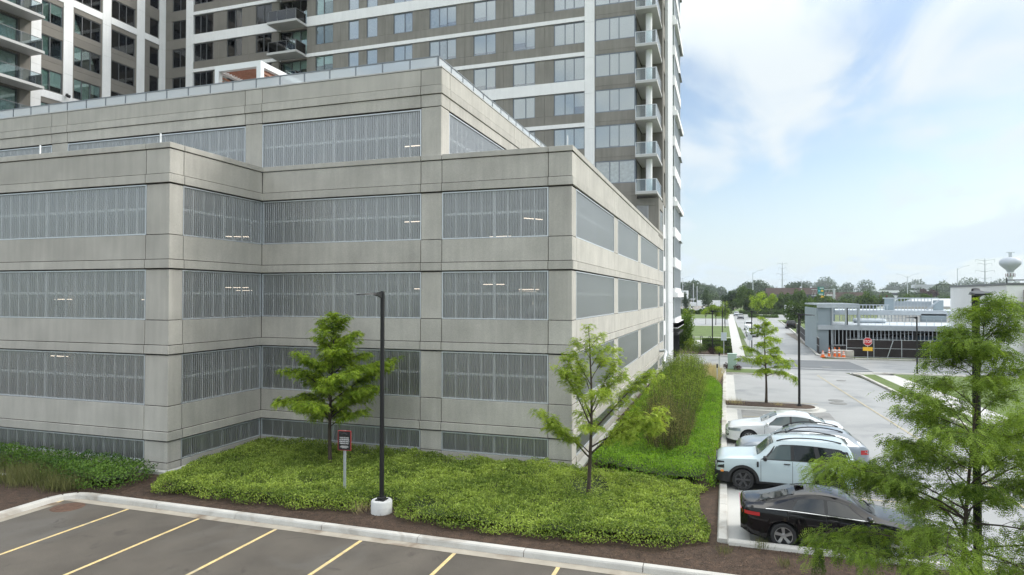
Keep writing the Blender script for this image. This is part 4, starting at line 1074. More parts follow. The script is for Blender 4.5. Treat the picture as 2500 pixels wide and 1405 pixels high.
ELA = dict(SED, id='sharp_sedan', L=4.68, W=1.825, ax=(.90, 3.62), wr=.325, spokes=5, spw=.20, twist=.38,
    plan=[(0, .60), (.06, .76), (.25, .90), (.7, .985), (1.5, 1), (3.4, 1), (4.0, .975), (4.4, .90), (4.6, .78), (4.68, .64)],
    topw=[(0, .55), (.3, .80), (1.2, .80), (1.5, .78), (2.1, .66), (2.8, .64), (3.4, .64), (3.9, .64), (4.3, .66), (4.6, .60), (4.68, .50)],
    beltz=[(0, .56), (.15, .64), (.6, .76), (1.3, .88), (2.5, .95), (3.6, .99), (4.3, .97), (4.6, .93), (4.68, .82)],
    topz=[(0, .58), (.12, .68), (.5, .80), (1.0, .90), (1.30, .96), (1.45, 1.02), (2.05, 1.32), (2.4, 1.40), (2.8, 1.42), (3.3, 1.36), (3.9, 1.17), (4.3, 1.07), (4.5, 1.05), (4.63, 1.02), (4.68, .90)],
    low=[(0, .24), (.4, .18), (1.5, .18), (3.4, .18), (4.3, .24), (4.68, .36)],
    surr=[[(1.52, .0), (3.45, .02), (3.42, .88), (2.02, .93)], [(3.45, .02), (4.05, .25), (3.75, .66), (3.42, .88)]],
    wins=[[(1.64, .05), (2.55, .05), (2.55, .87), (2.10, .87)], [(2.63, .06), (3.42, .08), (3.24, .84), (2.63, .87)]],
    wsh=(1.40, 2.06, .84, .86), rwn=(3.36, 4.16, .84, .80), hl=(.06, .60, .60, .68), tl=(4.20, 4.64, .78, .87), gr=(.30, .55), seams=(1.50, 2.60, 3.50), handles=(2.42, 3.38), mir=1.62)
BRO = dict(id='boxy_suv', L=4.39, W=1.89, wr=.365, arch=.44, ax=(.87, 3.54), clad=True, rails=(1.95, 3.95), spokes=6, spw=.16, twist=0,
    plan=[(0, .80), (.05, .90), (.2, .965), (.6, 1), (1.5, 1), (3.6, 1), (4.15, .98), (4.34, .93), (4.39, .88)],
    low=[(0, .34), (.4, .28), (1.3, .27), (3.2, .27), (4.0, .32), (4.39, .40)],
    beltz=[(0, .90), (.10, .99), (.5, 1.05), (1.4, 1.09), (3.0, 1.11), (4.2, 1.12), (4.39, 1.06)],
    topz=[(0, .92), (.06, 1.01), (.25, 1.08), (.8, 1.13), (1.20, 1.16), (1.32, 1.20), (1.80, 1.62), (1.95, 1.70), (2.3, 1.76), (3.0, 1.79), (3.8, 1.76), (4.05, 1.72), (4.20, 1.60), (4.36, 1.16), (4.39, 1.08)],
    topw=[(0, .72), (.3, .86), (1.2, .87), (1.8, .76), (2.4, .75), (3.8, .76), (4.1, .76), (4.39, .80)],
    surr=[[(1.42, 0), (4.26, 0), (4.12, .80), (1.86, .93)]],
    wins=[[(1.56, .05), (2.38, .05), (2.38, .86), (1.93, .86)], [(2.48, .05), (3.16, .05), (3.08, .84), (2.48, .86)], [(3.30, .20), (4.14, .06), (4.04, .74), (3.22, .82)]],
    wsh=(1.33, 1.86, .86, .87), rwn=(4.12, 4.34, .84, .86), hl=(.02, .26, .72, .95), tl=(4.22, 4.37, .86, 1.04), gr=(.70, .95),
    seams=(1.44, 2.43, 3.20), handles=(2.26, 3.08), mir=1.56)
CRO = dict(id='crossover', L=4.60, W=1.86, wr=.35, arch=.42, ax=(.93, 3.63), clad=True, rails=(1.75, 3.75), spokes=5, spw=.2, twist=0,
    plan=[(0, .66), (.06, .82), (.25, .93), (.7, .99), (1.5, 1), (3.6, 1), (4.2, .97), (4.5, .90), (4.60, .80)],
    low=[(0, .28), (.4, .24), (1.5, .23), (3.4, .23), (4.3, .30), (4.60, .42)],
    beltz=[(0, .70), (.15, .80), (.6, .92), (1.3, 1.0), (2.5, 1.03), (3.8, 1.08), (4.4, 1.10), (4.60, .95)],
    topz=[(0, .72), (.12, .84), (.5, .97), (1.0, 1.04), (1.22, 1.08), (1.35, 1.14), (1.95, 1.50), (2.3, 1.58), (2.8, 1.62), (3.5, 1.58), (3.95, 1.48), (4.40, 1.14), (4.5, 1.08), (4.60, .97)],
    topw=[(0, .60), (.3, .80), (1.2, .84), (1.9, .72), (2.8, .70), (3.8, .70), (4.3, .78), (4.60, .74)],
    surr=[[(1.42, 0), (3.55, .02), (3.6, .9), (1.98, .93)], [(3.5, .02), (4.25, .06), (3.9, .78), (3.55, .9)]],
    wins=[[(1.56, .05), (2.48, .05), (2.48, .86), (2.04, .86)], [(2.58, .06), (3.36, .08), (3.34, .84), (2.58, .86)], [(3.44, .10), (3.90, .22), (3.80, .7), (3.42, .82)]],
    wsh=(1.30, 1.97, .85, .86), rwn=(3.90, 4.42, .84, .84), hl=(.08, .55, .70, .80), tl=(4.30, 4.57, .82, .98), gr=(.45, .70), seams=(1.42, 2.53, 3.50), handles=(2.36, 3.30), mir=1.56)

# parked in the right-hand lot (nose at the planting bed kerb unless said)
car('sedan_car', 'white sedan with sunroof, parked nose-in next to the mulch island', SED, 'p_white', (.0, 31.7, 0), 0, 'cars parked along the hedge', glass='carglass_l')
_, s_, part_, _c = car('suv_car', 'silver-blue crossover with dark roof rails, squeezed between the white sedan and pale blue SUV', CRO, 'p_grey', (.40, 27.6, 0), 0, 'cars parked along the hedge', surr='chrome', glass='carglass_l')
_, s_, part_, _c = car('suv_car', 'pale blue boxy SUV with black wheel arches and dark wheels, between hedge and black sedan', BRO, 'p_ice', (-.32, 24.55, 0), 0, 'cars parked along the hedge', rims='rim_d', handle='black', mirror='black', hl='black', glass='carglass_l', dark_from=1)
part_('headlight_ring', lambda mb: [mb.box(-.015, .0, sg * .62 - .12, sg * .62 + .12, .84, .86) for sg in (1, -1)] + [mb.box(-.015, 0, sg * .75 - .02, sg * .75 + .02, .79, .91) for sg in (1, -1)], 'signwhite', smooth=False)
part_('side_marker', lambda mb: [mb.box(.14, .24, -sg * .93 - .03, -sg * .93 + .03, .60, .66) for sg in (1, -1)], 'amber', smooth=False)
part_('fender_vent', lambda mb: [mb.box(1.31, 1.37, sg * .945 - .012, sg * .945 + .012, .84, 1.02) for sg in (1, -1)], 'black', smooth=False)
root_, s_, part_, _c = car('sedan_car', 'glossy black sedan backed against the kerb, half hidden by the locust tree', ELA, 'p_black', (5.05, 19.42, 0), math.pi, 'cars parked along the hedge')
part_('window_trim', lambda mb: [mb.tube([s_.side(x, -.01, .012) * 1.0 if sg > 0 else Vector((s_.side(x, -.01, .012).x, -s_.side(x, -.01, .012).y, s_.side(x, -.01, .012).z)) for x in [1.5 + .17 * i for i in range(16)]], .011, 6) for sg in (1, -1)], 'chrome')
part_('antenna_fin', lambda mb: mb.prism([(3.05, -.03), (3.28, -.045), (3.28, .045), (3.05, .03)], 1.38, 1.46), 'p_black', smooth=False)
part_('light_bar', lambda mb: mb.box(4.655, 4.69, -.70, .70, .885, .905), 'tail', smooth=False)

# cars far down the road
far = [('suv_car', 'white SUV parked at the kerb, the nearest of the roadside row', CRO, 'p_white', (4.25, 114.3, 0), R(90)),
       ('sedan_car', 'white sedan parked at the kerb, half hidden behind the nearest white SUV', SED, 'p_white', (4.35, 122.5, 0), R(90)),
       ('pickup_car', 'white SUV with dark windscreen, third in the roadside row', BRO, 'p_white', (4.5, 137.5, 0), R(90)),
       ('suv_car', 'dark grey SUV on the road before the hedge, driving towards the viewer', CRO, 'p_dgrey', (4.3, 206, 0), R(90)),
       ('suv_car', 'silver SUV farthest along the kerb, behind the dark grey one', CRO, 'p_grey', (3.6, 238, 0), R(90)),
       ('suv_car', 'black SUV with white flank driving away past the round tree', BRO, 'p_black', (13.0, 151, 0), R(-90))]
far[2] = ('suv_car',) + far[2][1:]
for nm, lb, d, pm, lc, rz in far: car(nm, lb, d, pm, lc, rz, 'cars along the far road' , detail=False)
for i, (x, y, d, pm, lb) in enumerate(((-29.5, 318, CRO, 'p_grey', 'silver SUV in the far car park, at the garage edge'), (-19.5, 318, CRO, 'p_white', 'pale SUV in the far car park, second from the garage'), (-12.6, 318, SED, 'p_white', 'white sedan in the middle of the far car park row'), (-3.5, 318, BRO, 'p_dgrey', 'dark SUV at the right end of the far car park row'))):
    car('far_car', lb, d, pm, (x, y, .03), R(8), 'cars in the far car park', detail=False)
for x, y, pm, lb in ((52, 342, 'p_white', 'white car on the highway left of the sign gantry'), (108, 335, 'p_grey', 'grey car on the highway right of the sign gantry'), (117, 335, 'p_white', 'white pickup-like car on the highway, right of the grey one'), (168, 335, 'p_white', 'white SUV on the highway above the steel frame')):
    car('highway_car', lb, CRO if pm == 'p_white' else SED, pm, (x, y, 1.6), 0, 'cars on the highway', detail=False)
car('garage_car', 'dark SUV standing inside the garage behind the middle screen', CRO, 'p_dgrey', (-9.2, 27.6, 5.30), R(90), detail=False)

# white box trucks
def box_truck(lb, x, y, rz):
    t = thing('box_truck', lb, 'truck', (x, y, 0), rz, 'white box trucks by the far hedge')
    mb = MB(); mb.bbox(-1.3, 1.3, 1.9, 7, .8, 3.9, .05); mb.build('cargo_box', M['whitepaint'], t)
    mb = MB(); mb.prism([(-1.05, 0), (1.05, 0), (1.15, 1.9), (-1.15, 1.9)], .55, 1.35); mb.bbox(-1.1, 1.1, .9, 1.9, 1.35, 2.5, .06); mb.build('cab', M['whitepaint'], t)
    mb = MB(); mb.quad((-.95, .80, 1.5), (.95, .80, 1.5), (.9, .89, 2.3), (-.9, .89, 2.3)); mb.build('windshield', M['carglass'], t)
    mb = MB(); mb.box(-1.1, 1.1, -.12, 0, .4, .7); mb.build('bumper', M['black'], t)
    for wx in (-1, 1):
        for wy in (.9, 5.6):
            mb = MB(); mb.lathe([(.0, -.13), (.42, -.13), (.45, 0), (.42, .13), (0, .13)], 16, axis='x'); mb.build('wheel', M['rubber'], t, (wx, wy, .45))
        mb = MB(); mb.lathe([(.0, -.01), (.1, 0)], 10, axis='y'); mb.build('headlight', M['lamp'], t, (wx * .8, -.02, 1.0))
box_truck('white box truck parked by the far hedge, the left one', 20.3, 232, 0)
box_truck('white box truck parked by the far hedge, behind the round tree', 22.8, 214, .06)
mb = MB(); t = thing('work_trailer', 'long white trailer and cab on the gravel lot beyond the car park', 'trailer', (-6, 400, 0))
mb.bbox(-10, 8, 0, 3, 1.3, 4.6, .05); mb.build('trailer_body', M['whitepaint'], t)
mb = MB(); mb.bbox(-14, -10.4, 0, 2.6, 1.0, 3.4, .2); mb.build('cab', M['p_white'], t)
for x in (-13, -7, 3, 6): mb = MB(); mb.lathe([(0, -.2), (.55, -.2), (.55, .2), (0, .2)], 12, axis='y'); mb.build('wheel', M['rubber'], t, (x, -.1, .6))

# ================================================================ TREES AND PLANTS
def rot_az(az, el): a, e = R(az), R(el); return np.array([math.cos(a) * math.cos(e), math.sin(a) * math.cos(e), math.sin(e)])
def fronds(A, Dr, n_pair, flen, llen, lwid):
    """A anchors, Dr rachis directions -> leaflets along drooping compound leaves"""
    n = len(A); P = []; D = []; Nn = []; T = []
    side = np.cross(Dr, np.array([0, 0, 1.])); side /= np.maximum(np.linalg.norm(side, axis=1, keepdims=True), 1e-6)
    side = side + rng.normal(scale=.45, size=side.shape); side /= np.linalg.norm(side, axis=1, keepdims=True)
    tin = rng.uniform(0, 1, n)
    for k in range(n_pair):
        t = (k + .5) / n_pair
        q = A + Dr * flen[:, None] * t - np.array([0, 0, 1.]) * (flen * .35 * t * t)[:, None]
        dd = Dr - np.array([0, 0, 1.]) * .7 * t; dd /= np.linalg.norm(dd, axis=1, keepdims=True)
        for sg in (1, -1):
            P.append(q); D.append(side * sg * .9 + dd * .5 + rng.normal(scale=.12, size=q.shape)); Nn.append(np.cross(side, dd) + rng.normal(scale=.3, size=q.shape)); T.append(tin + rng.normal(scale=.08, size=n))
    sc = np.concatenate([np.full(n, 1 - .45 * abs(2 * (k + .5) / n_pair - 1)) for k in range(n_pair) for _ in (0, 1)])
    return np.concatenate(P), np.concatenate(D), np.concatenate(Nn), llen * sc, lwid * sc, np.clip(np.concatenate(T), 0, 1)
def locust(label, base, h, tr, branches, per_m, m, group=None, lean=(0, 0), flen=.20, n_pair=7, llen=.045, lwid=.018, bend=.03, twigs=5, name='locust_tree', seed=1, tuft=1.0):
    rg = random.Random(seed); root = thing(name, label, 'tree', base, 0, group)
    pts = []; n = 12
    for i in range(n + 1):
        t = i / n; pts.append(Vector((lean[0] * t + bend * h * .3 * math.sin(t * 5 + seed), lean[1] * t + bend * h * .3 * math.cos(t * 4 + seed) - bend * h * .3 * math.cos(seed), h * .96 * t - .1)))
    def trunk_at(z):
        t = min(max((z + .1) / (h * .96), 0), 1) * n; i = min(int(t), n - 1); return pts[i].lerp(pts[i + 1], t - i)
    mb = MB(); mb.tube(pts, [tr * (1.25 if i == 0 else 1) * (1 - .88 * (i / n) ** .9) for i in range(n + 1)], 9); mb.build('trunk', M['bark'], root, smooth=True)
    A = []; DD = []
    def anchors(p, d, k):
        for _ in range(k):
            a = rg.uniform(0, 6.283); v = Vector((math.cos(a), math.sin(a), rg.uniform(-.9, .25))) + d * .7
            A.append((p.x + rg.gauss(0, .05), p.y + rg.gauss(0, .05), p.z + rg.gauss(0, .04))); DD.append(tuple(v.normalized()))
    def limb(mb, p, az, el0, el1, ln, r0, depth):
        k = max(4, int(ln / .22)); q = [p.copy()]; el = el0; a = az; cur = p.copy()
        for i in range(k):
            t = (i + 1) / k; el = el0 + (el1 - el0) * t; a += rg.uniform(-7, 7)
            d = Vector(rot_az(a, el + rg.uniform(-6, 6))); cur = cur + d * (ln / k); q.append(cur.copy())
            if depth == 0 and t > .2:
                for _ in range(twigs if t > .35 else 2):
                    if rg.random() < .62:
                        s = rg.choice((-1, 1)); limb(mb, cur, a + s * rg.uniform(30, 75), el + rg.uniform(-5, 25), el - rg.uniform(15, 50), ln * rg.uniform(.16, .34) * (1.25 - .6 * t) + .12, r0 * .3, 1)
            if depth == 1 or t > .3: anchors(cur, d, max(0, int(rg.gauss(per_m * ln / k * tuft * (1 if depth else .7), 1.5) + .5)))
        mb.tube(q, [max(.003, r0 * (1 - .82 * i / k)) for i in range(k + 1)], 5 if depth == 0 else 3, cap=False)
    for (z, az, ln, e0, e1) in branches:
        mb = MB(); limb(mb, trunk_at(z), az, e0, e1, ln, max(.010, tr * .42 * min(1, ln / 2.2)), 0); mb.build('branch', M['bark'], root, smooth=True)
    # leader tuft
    for i in range(26):
        z = h * rg.uniform(.80, .985); anchors(trunk_at(z) + Vector((rg.gauss(0, .05), rg.gauss(0, .05), 0)), Vector((0, 0, .3)), max(1, int(per_m * .12)))
    A = np.array(A); DD = np.array(DD); fl = rng.uniform(.7, 1.25, len(A)) * flen
    P_, D_, N_, L_, W_, T_ = fronds(A, DD, n_pair, fl, llen, lwid)
    leaves(P_, D_, N_, L_, W_, T_, 'crown', m, root)
    return root
def ring(n, z0, z1, l0, l1, e0, e1, seed, az0=0, jit=25):
    rg = random.Random(seed); out = []
    for i in range(n):
        t = i / max(n - 1, 1); out.append((z0 + (z1 - z0) * t + rg.uniform(-.1, .1), az0 + i * 137.5 + rg.uniform(-jit, jit), (l0 + (l1 - l0) * t) * rg.uniform(.62, 1.22), e0 + rg.uniform(-12, 20), e1 + rg.uniform(-15, 25)))
    return out
locust('young green locust tree with a full crown, left of the footed black lamp post', (-14.23, 21.31, 0), 6.3, .085,
       ring(11, 1.7, 2.7, 1.75, 1.8, 34, 5, 3) + ring(12, 2.6, 3.9, 1.8, 1.5, 52, 18, 4, 40) + ring(12, 3.8, 5.5, 1.2, .55, 62, 35, 5, 80) + [(2.6, 15, 2.6, 38, 30), (3.0, 25, 2.0, 45, 20), (1.8, 140, 1.5, 25, -5), (2.2, 195, 1.9, 30, 5)], 44, M['lf_loc'], seed=3, twigs=6, llen=.060, lwid=.028)
locust('slender young locust tree with a sparse pale crown in front of the garage corner', (-4.2, 20.91, 0), 6.0, .075,
       [(1.35, 200, 2.30, 45, 36), (1.5, 196, 1.50, 44, 24), (1.45, 20, 1.90, 51, 39), (1.5, 16, 2.60, 39, 26), (2.2, 25, 2.70, 49, 36), (1.7, 5, 2.20, 34, 14), (2.4, 205, 2.00, 64, 59), (2.6, 180, 1.93, 68, 64), (2.8, 10, 1.56, 59, 44), (3.0, 30, 1.66, 64, 59), (3.3, 120, 1.38, 54, 39), (2.9, 290, 1.38, 49, 24), (2.1, 280, 1.30, 39, 14), (3.7, 190, 1.10, 68, 59), (3.9, 20, 1.10, 64, 44), (4.3, 60, .9, 60, 40), (4.6, 210, .7, 60, 50), (4.9, 340, .6, 60, 40), (1.9, 110, 1.60, 39, 19)],
       40, M['lf_loc2'], seed=5, twigs=4, llen=.060, lwid=.026)
locust('young locust tree on the mulch island left of the black lamp post', (2.31, 42.75, .1), 5.25, .085,
       ring(9, 1.7, 2.7, 1.6, 1.5, 25, -14, 13) + ring(8, 2.7, 4.0, 1.25, .9, 40, 10, 14, 40) + ring(7, 3.9, 4.9, .75, .35, 55, 30, 15, 80), 15, M['lf_loc'], seed=7, twigs=5, flen=.24, n_pair=5, llen=.11, lwid=.042)
locust('large feathery locust tree in the right foreground, overlapping the black sedan', (3.62, 12.5, 0), 6.7, .052,
       ring(15, 1.3, 2.9, 1.9, 2.0, 20, -12, 23) + ring(16, 2.8, 4.4, 1.75, 1.35, 35, 0, 24, 40) + ring(12, 4.3, 6.0, 1.05, .5, 50, 15, 25, 80) + [(3.1, 192, 1.75, 35, 8), (3.4, 20, 2.0, 30, 0), (2.4, 10, 2.0, 20, 0)] + ring(9, 5.3, 6.4, .75, .5, 45, 10, 31, 10), 52, M['lf_loc3'], lean=(.38, 0), seed=9, twigs=6, flen=.19, n_pair=7, llen=.045, lwid=.019)

def bush(name, label, base, rx, ry, rz, n, lf, m, group=None, cat='shrub', stems=4, drop=.25, seed=0, flat=False, parent=None, kindpart='foliage', zc=None, up=.3):
    root = thing(name, label, cat, base, 0, group) if parent is None else parent
    zc = rz if zc is None else zc
    mb = MB(); rg = random.Random(seed)
    for i in range(stems):
        a = rg.uniform(0, 6.28); mb.tube([(0, 0, -.05), (rx * .25 * math.cos(a), ry * .25 * math.sin(a), zc * .7), (rx * .5 * math.cos(a), ry * .5 * math.sin(a), zc * 1.2)], [max(.02, rz * .03), max(.015, rz * .02), .01], 5)
    if stems: mb.build('stem', M['twig'], root)
    d = unit(n); r = rng.uniform(0, 1, n) ** (1 / 2.6)
    lump = 1 + .22 * np.sin(d[:, 0] * 4.1 + seed) * np.cos(d[:, 1] * 3.7 + seed * 2) + .16 * np.sin(d[:, 2] * 6 + d[:, 0] * 5 + seed)
    if flat: d[:, 2] = np.sign(d[:, 2]) * np.abs(d[:, 2]) ** .5; lump = np.ones(n)
    P_ = d * r[:, None] * lump[:, None] * np.array([rx, ry, rz]) + np.array([0, 0, zc])
    P_[:, 2] = np.maximum(P_[:, 2], .03)
    leaves(P_, unit(n) + d * .7 + np.array([0, 0, up]), unit(n) + np.array([0, 0, .8]), lf * rng.uniform(.6, 1.2, n), lf * .5, rng.uniform(0, 1, n), kindpart, m, root)
    return root

def bed(name, poly, hfun, dens, lf, m, seed, edge=.35, wid=.55, up=1.0):
    xs = [p[0] for p in poly]; ys = [p[1] for p in poly]; A = (max(xs) - min(xs)) * (max(ys) - min(ys)); n = int(A * dens)
    x = rng.uniform(min(xs) - .2, max(xs) + .2, n); y = rng.uniform(min(ys) - .2, max(ys) + .2, n)
    k = inpoly(x + .12 * vnoise(x, y, 3, seed), y + .12 * vnoise(x, y, 3, seed + 1), poly); x, y = x[k], y[k]
    e = np.clip(edge_dist(x, y, poly) / edge, 0, 1) ** .5
    hh = hfun(x, y) * (.35 + .65 * e)
    # rounded tussocks
    hh = hh * (1 + .16 * np.abs(vnoise(x, y, 5.5, seed + 40)) - .10)
    dep = np.where(e < .9, rng.uniform(0, 1, len(x)), rng.uniform(0, 1, len(x)) ** 1.7)
    dep = dep * np.where(e < .9, 1.7, 1)
    z = np.maximum(hh * (1 - .5 * dep), .02) + .05
    # clumps lean outwards from little centres
    cl = np.stack([vnoise(x, y, 7, seed + 3), vnoise(x, y, 7, seed + 4)], 1)
    D = unit(len(x)); D[:, 2] = np.abs(D[:, 2]) * up; D[:, :2] += cl * .5
    gap = (vnoise(x, y, 1.3, seed + 77) > .72) & (rng.uniform(0, 1, len(x)) < .75)
    x, y, z, dep, D = x[~gap], y[~gap], z[~gap], dep[~gap], D[~gap]
    P_ = np.stack([x, y, z], 1)
    o = leaves(P_, D, unit(len(x)) * .9 + np.array([0, 0, 1.]), lf * rng.uniform(.6, 1.25, len(x)), lf * wid * rng.uniform(.7, 1.2, len(x)), np.clip(rng.uniform(0, 1, len(x)) - dep * .0, 0, 1), name, m)
    tag(o, kind='stuff')
    # stems and shade under the leaves
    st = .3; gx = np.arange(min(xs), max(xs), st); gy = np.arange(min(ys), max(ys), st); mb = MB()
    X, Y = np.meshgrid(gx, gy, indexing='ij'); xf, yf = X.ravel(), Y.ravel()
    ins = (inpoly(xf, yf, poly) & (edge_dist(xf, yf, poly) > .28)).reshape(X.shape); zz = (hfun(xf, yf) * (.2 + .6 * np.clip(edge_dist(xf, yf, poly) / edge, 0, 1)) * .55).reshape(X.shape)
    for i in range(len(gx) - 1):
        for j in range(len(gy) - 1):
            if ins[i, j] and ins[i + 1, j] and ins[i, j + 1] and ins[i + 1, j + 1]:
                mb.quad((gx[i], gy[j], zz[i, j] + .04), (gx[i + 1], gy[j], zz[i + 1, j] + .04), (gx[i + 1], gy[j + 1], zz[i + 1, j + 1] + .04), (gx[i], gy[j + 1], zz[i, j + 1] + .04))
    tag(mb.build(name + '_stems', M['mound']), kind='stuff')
def H_(base, amp, s, seed): return lambda x, y: base * (1 + amp * vnoise(x, y, s, seed) + amp * .7 * vnoise(x, y, s * 4, seed + 9))
main_poly = [(-.40, 18.9), (-.55, 17.9), (-1.4, 17.15), (-3.4, 17.1), (-5.2, 16.85), (-8.6, 16.9), (-9.3, 17.3), (-9.55, 17.9), (-10.3, 17.9), (-10.7, 17.3), (-13, 16.85), (-18.0, 16.75), (-19.0, 17.9), (-19.2, 19.6), (-19.45, 23.95), (-5.7, 23.95), (-5.0, 23.6), (-2.9, 23.1), (-.6, 22.9), (-.9, 21.4)]
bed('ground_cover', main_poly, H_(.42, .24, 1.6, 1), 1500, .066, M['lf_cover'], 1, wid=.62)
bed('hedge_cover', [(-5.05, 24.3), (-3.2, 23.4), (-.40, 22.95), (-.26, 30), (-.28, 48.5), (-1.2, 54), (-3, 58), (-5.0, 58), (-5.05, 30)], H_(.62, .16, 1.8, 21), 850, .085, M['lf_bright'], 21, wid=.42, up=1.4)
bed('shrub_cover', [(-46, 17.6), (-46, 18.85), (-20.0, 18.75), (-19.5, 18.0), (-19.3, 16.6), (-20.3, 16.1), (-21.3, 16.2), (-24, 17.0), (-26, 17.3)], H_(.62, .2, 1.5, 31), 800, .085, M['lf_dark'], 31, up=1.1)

def blades(name, label, poly_or_pts, n, h, w, m, kind=None, cat=None, group=None, spread=.35, root=None, centre=None):
    """thin upright grass blades around centres"""
    C = np.array(poly_or_pts)[rng.integers(0, len(poly_or_pts), n)]
    P_ = np.stack([C[:, 0] + rng.normal(scale=spread * .35, size=n), C[:, 1] + rng.normal(scale=spread * .35, size=n), np.zeros(n) + .03], 1)
    D = rng.normal(scale=.28, size=(n, 3)); D[:, 2] = 1
    o = leaves(P_, D, unit(n) * np.array([1, 1, .1]), h * rng.uniform(.5, 1.1, n), w, rng.uniform(0, 1, n), name, m, root)
    if label: tag(o, label, cat, group, kind)
    elif kind: tag(o, kind=kind)
    return o
gp = [(-20.9 - 3.6 * random.random(), 15.9 + 1.1 * random.random()) for _ in range(60)] + [(-22 - 5 * random.random(), 17 + 1.2 * random.random()) for _ in range(50)]
blades('tall_grass', None, gp, 5200, .62, .014, M['lf_grass'], 'stuff', spread=.5)
gp = [(-.75 - 1.1 * random.random(), 50.5 + 7.5 * random.random()) for _ in range(60)]
M['lf_straw'] = leafmat('straw_blade', (.40, .33, .16), (.52, .46, .26), .1, .3, .2, 1)
blades('straw_grass', None, gp, 4200, 1.1, .02, M['lf_straw'], 'stuff', spread=.6)
def tuft(lb, x, y, n, h, m='lf_grass', sp=.3, grp=None): blades('grass_tuft', lb, [(x, y)], n, h, .009, M[m], cat='grass tuft', spread=sp, group=grp)
tuft('pale dry grass tuft on the mulch beside the lamp footing', -10.65, 17.55, 160, .35, 'lf_straw', .5)
tuft('green grass tuft at the kerb corner left of the black sedan', .85, 18.2, 90, .38)
tuft('small grass tuft on the mulch below the lot corner', -.05, 17.6, 70, .28, sp=.3)
tuft('grass tuft at the hedge end of the near mulch island', .5, 41.9, 220, .5, 'lf_straw', .7)
tuft('yellowish grass tuft on the near mulch island right of the tree', 3.0, 42.0, 120, .35, 'lf_straw', .5)
tuft('thin grass tuft on the mulch strip below the black sedan', 1.35, 17.2, 70, .3, sp=.3)
tuft('greenish grass tuft on the mulch strip right of the small conifer', 3.3, 17.0, 110, .3, sp=.4)
# loose chips on the mulch
n = 16000; x = rng.uniform(-24, 8, n); y = rng.uniform(15.95, 18.3, n); k = (edge_dist(x, y, main_poly) > 0) & ~inpoly(x, y, main_poly) & ((x > -19.4) | (y > 16)) ; x, y = x[k], y[k]
x2 = rng.uniform(-.28, .0, 2500); y2 = rng.uniform(18.3, 58, 2500); x = np.concatenate([x, x2]); y = np.concatenate([y, y2]); n = len(x)
d_ = unit(n); d_[:, 2] *= .25
M['chip'] = leafmat('wood_chip', (.030, .018, .012), (.17, .115, .075), .1, 0, .2, 2)
tag(leaves(np.stack([x, y, np.full(n, .055)], 1), d_, unit(n) * .4 + np.array([0, 0, 1.]), rng.uniform(.02, .075, n), rng.uniform(.012, .025, n), rng.uniform(0, 1, n) ** 2, 'mulch_chips', M['chip']), kind='stuff')
# small conifer at the bottom edge
root = thing('small_conifer', 'small dense green conifer on the mulch strip by the lower kerb', 'shrub', (2.05, 16.75, 0))
n = 1500; a = rng.uniform(0, 6.28, n); t = rng.uniform(0, 1, n) ** .7; P_ = np.stack([.17 * (1 - .6 * t) * np.cos(a) * rng.uniform(.4, 1, n), .17 * (1 - .6 * t) * np.sin(a) * rng.uniform(.4, 1, n), .05 + .62 * t], 1)
leaves(P_, np.stack([np.cos(a), np.sin(a), np.full(n, 1.4)], 1), unit(n), .06, .012, rng.uniform(0, .6, n), 'foliage', M['lf_hedge'], root)

# willow-like tall shrubs along the hedge
def willow(label, x, y, r, h, n, seed, lm='lf_shrub'):
    rg = random.Random(seed); root = thing('willow_shrub', label, 'shrub', (x, y, 0), 0, 'tall willowy shrubs along the garage wall')
    A = []; DD = []; mb = MB()
    for i in range(n):
        a = rg.uniform(0, 6.283); q = r * math.sqrt(rg.random()); hh = h * rg.uniform(.72, 1.05) * (1 - .25 * (q / r) ** 2); bx, by = q * .45 * math.cos(a), q * .45 * math.sin(a)
        tx, ty = q * math.cos(a) + rg.gauss(0, .1), q * math.sin(a) + rg.gauss(0, .1)
        pts = [(bx + (tx - bx) * t ** .8, by + (ty - by) * t ** .8, hh * t) for t in (0, .35, .7, 1)]
        mb.tube(pts, [.010, .008, .006, .003], 3, cap=False)
        for _ in range(15):
            t = rg.uniform(.08, 1) ** .75; A.append((bx + (tx - bx) * t ** .8, by + (ty - by) * t ** .8, hh * t)); v = Vector((rg.gauss(0, .5), rg.gauss(0, .5), rg.uniform(.3, 1.1))); DD.append(tuple(v))
    mb.build('stem', M['twig'], root)
    A = np.array(A); A = np.repeat(A, 4, 0) + rng.normal(scale=.06, size=(len(A) * 4, 3)); DD = np.repeat(np.array(DD), 4, 0) + rng.normal(scale=.3, size=(len(A), 3))
    leaves(A, DD, unit(len(A)), .095 * rng.uniform(.6, 1.2, len(A)), .026, rng.uniform(0, 1, len(A)), 'foliage', M[lm], root)
for i, (x, y, r_, h, lb) in enumerate(((-2.25, 27.1, 1.2, 2.95, 'tall brownish willowy shrub nearest the viewer, at the lower end of the hedge'), (-2.4, 29.6, 1.35, 3.15, 'tall brownish green willowy shrub second from the near end of the hedge'), (-2.35, 32.2, 1.4, 3.25, 'tall olive willowy shrub third along the hedge'),
                                       (-2.3, 35.0, 1.45, 3.3, 'tall willowy shrub in the hedge, fourth from the near end'), (-2.35, 38.0, 1.45, 3.3, 'tall olive willowy shrub fifth along the hedge'), (-2.4, 41.2, 1.45, 3.3, 'tall leafy willowy shrub sixth along the hedge'),
                                       (-2.45, 44.6, 1.5, 3.05, 'tall leafy willowy shrub seventh along the hedge'), (-2.7, 48.4, 1.6, 3.0, 'tall willowy shrub at the far end of the row, before the straw grass'))):
    willow(lb, x, y, r_, h, 130, i + 3, 'lf_shrub' if i else 'lf_shrub2')

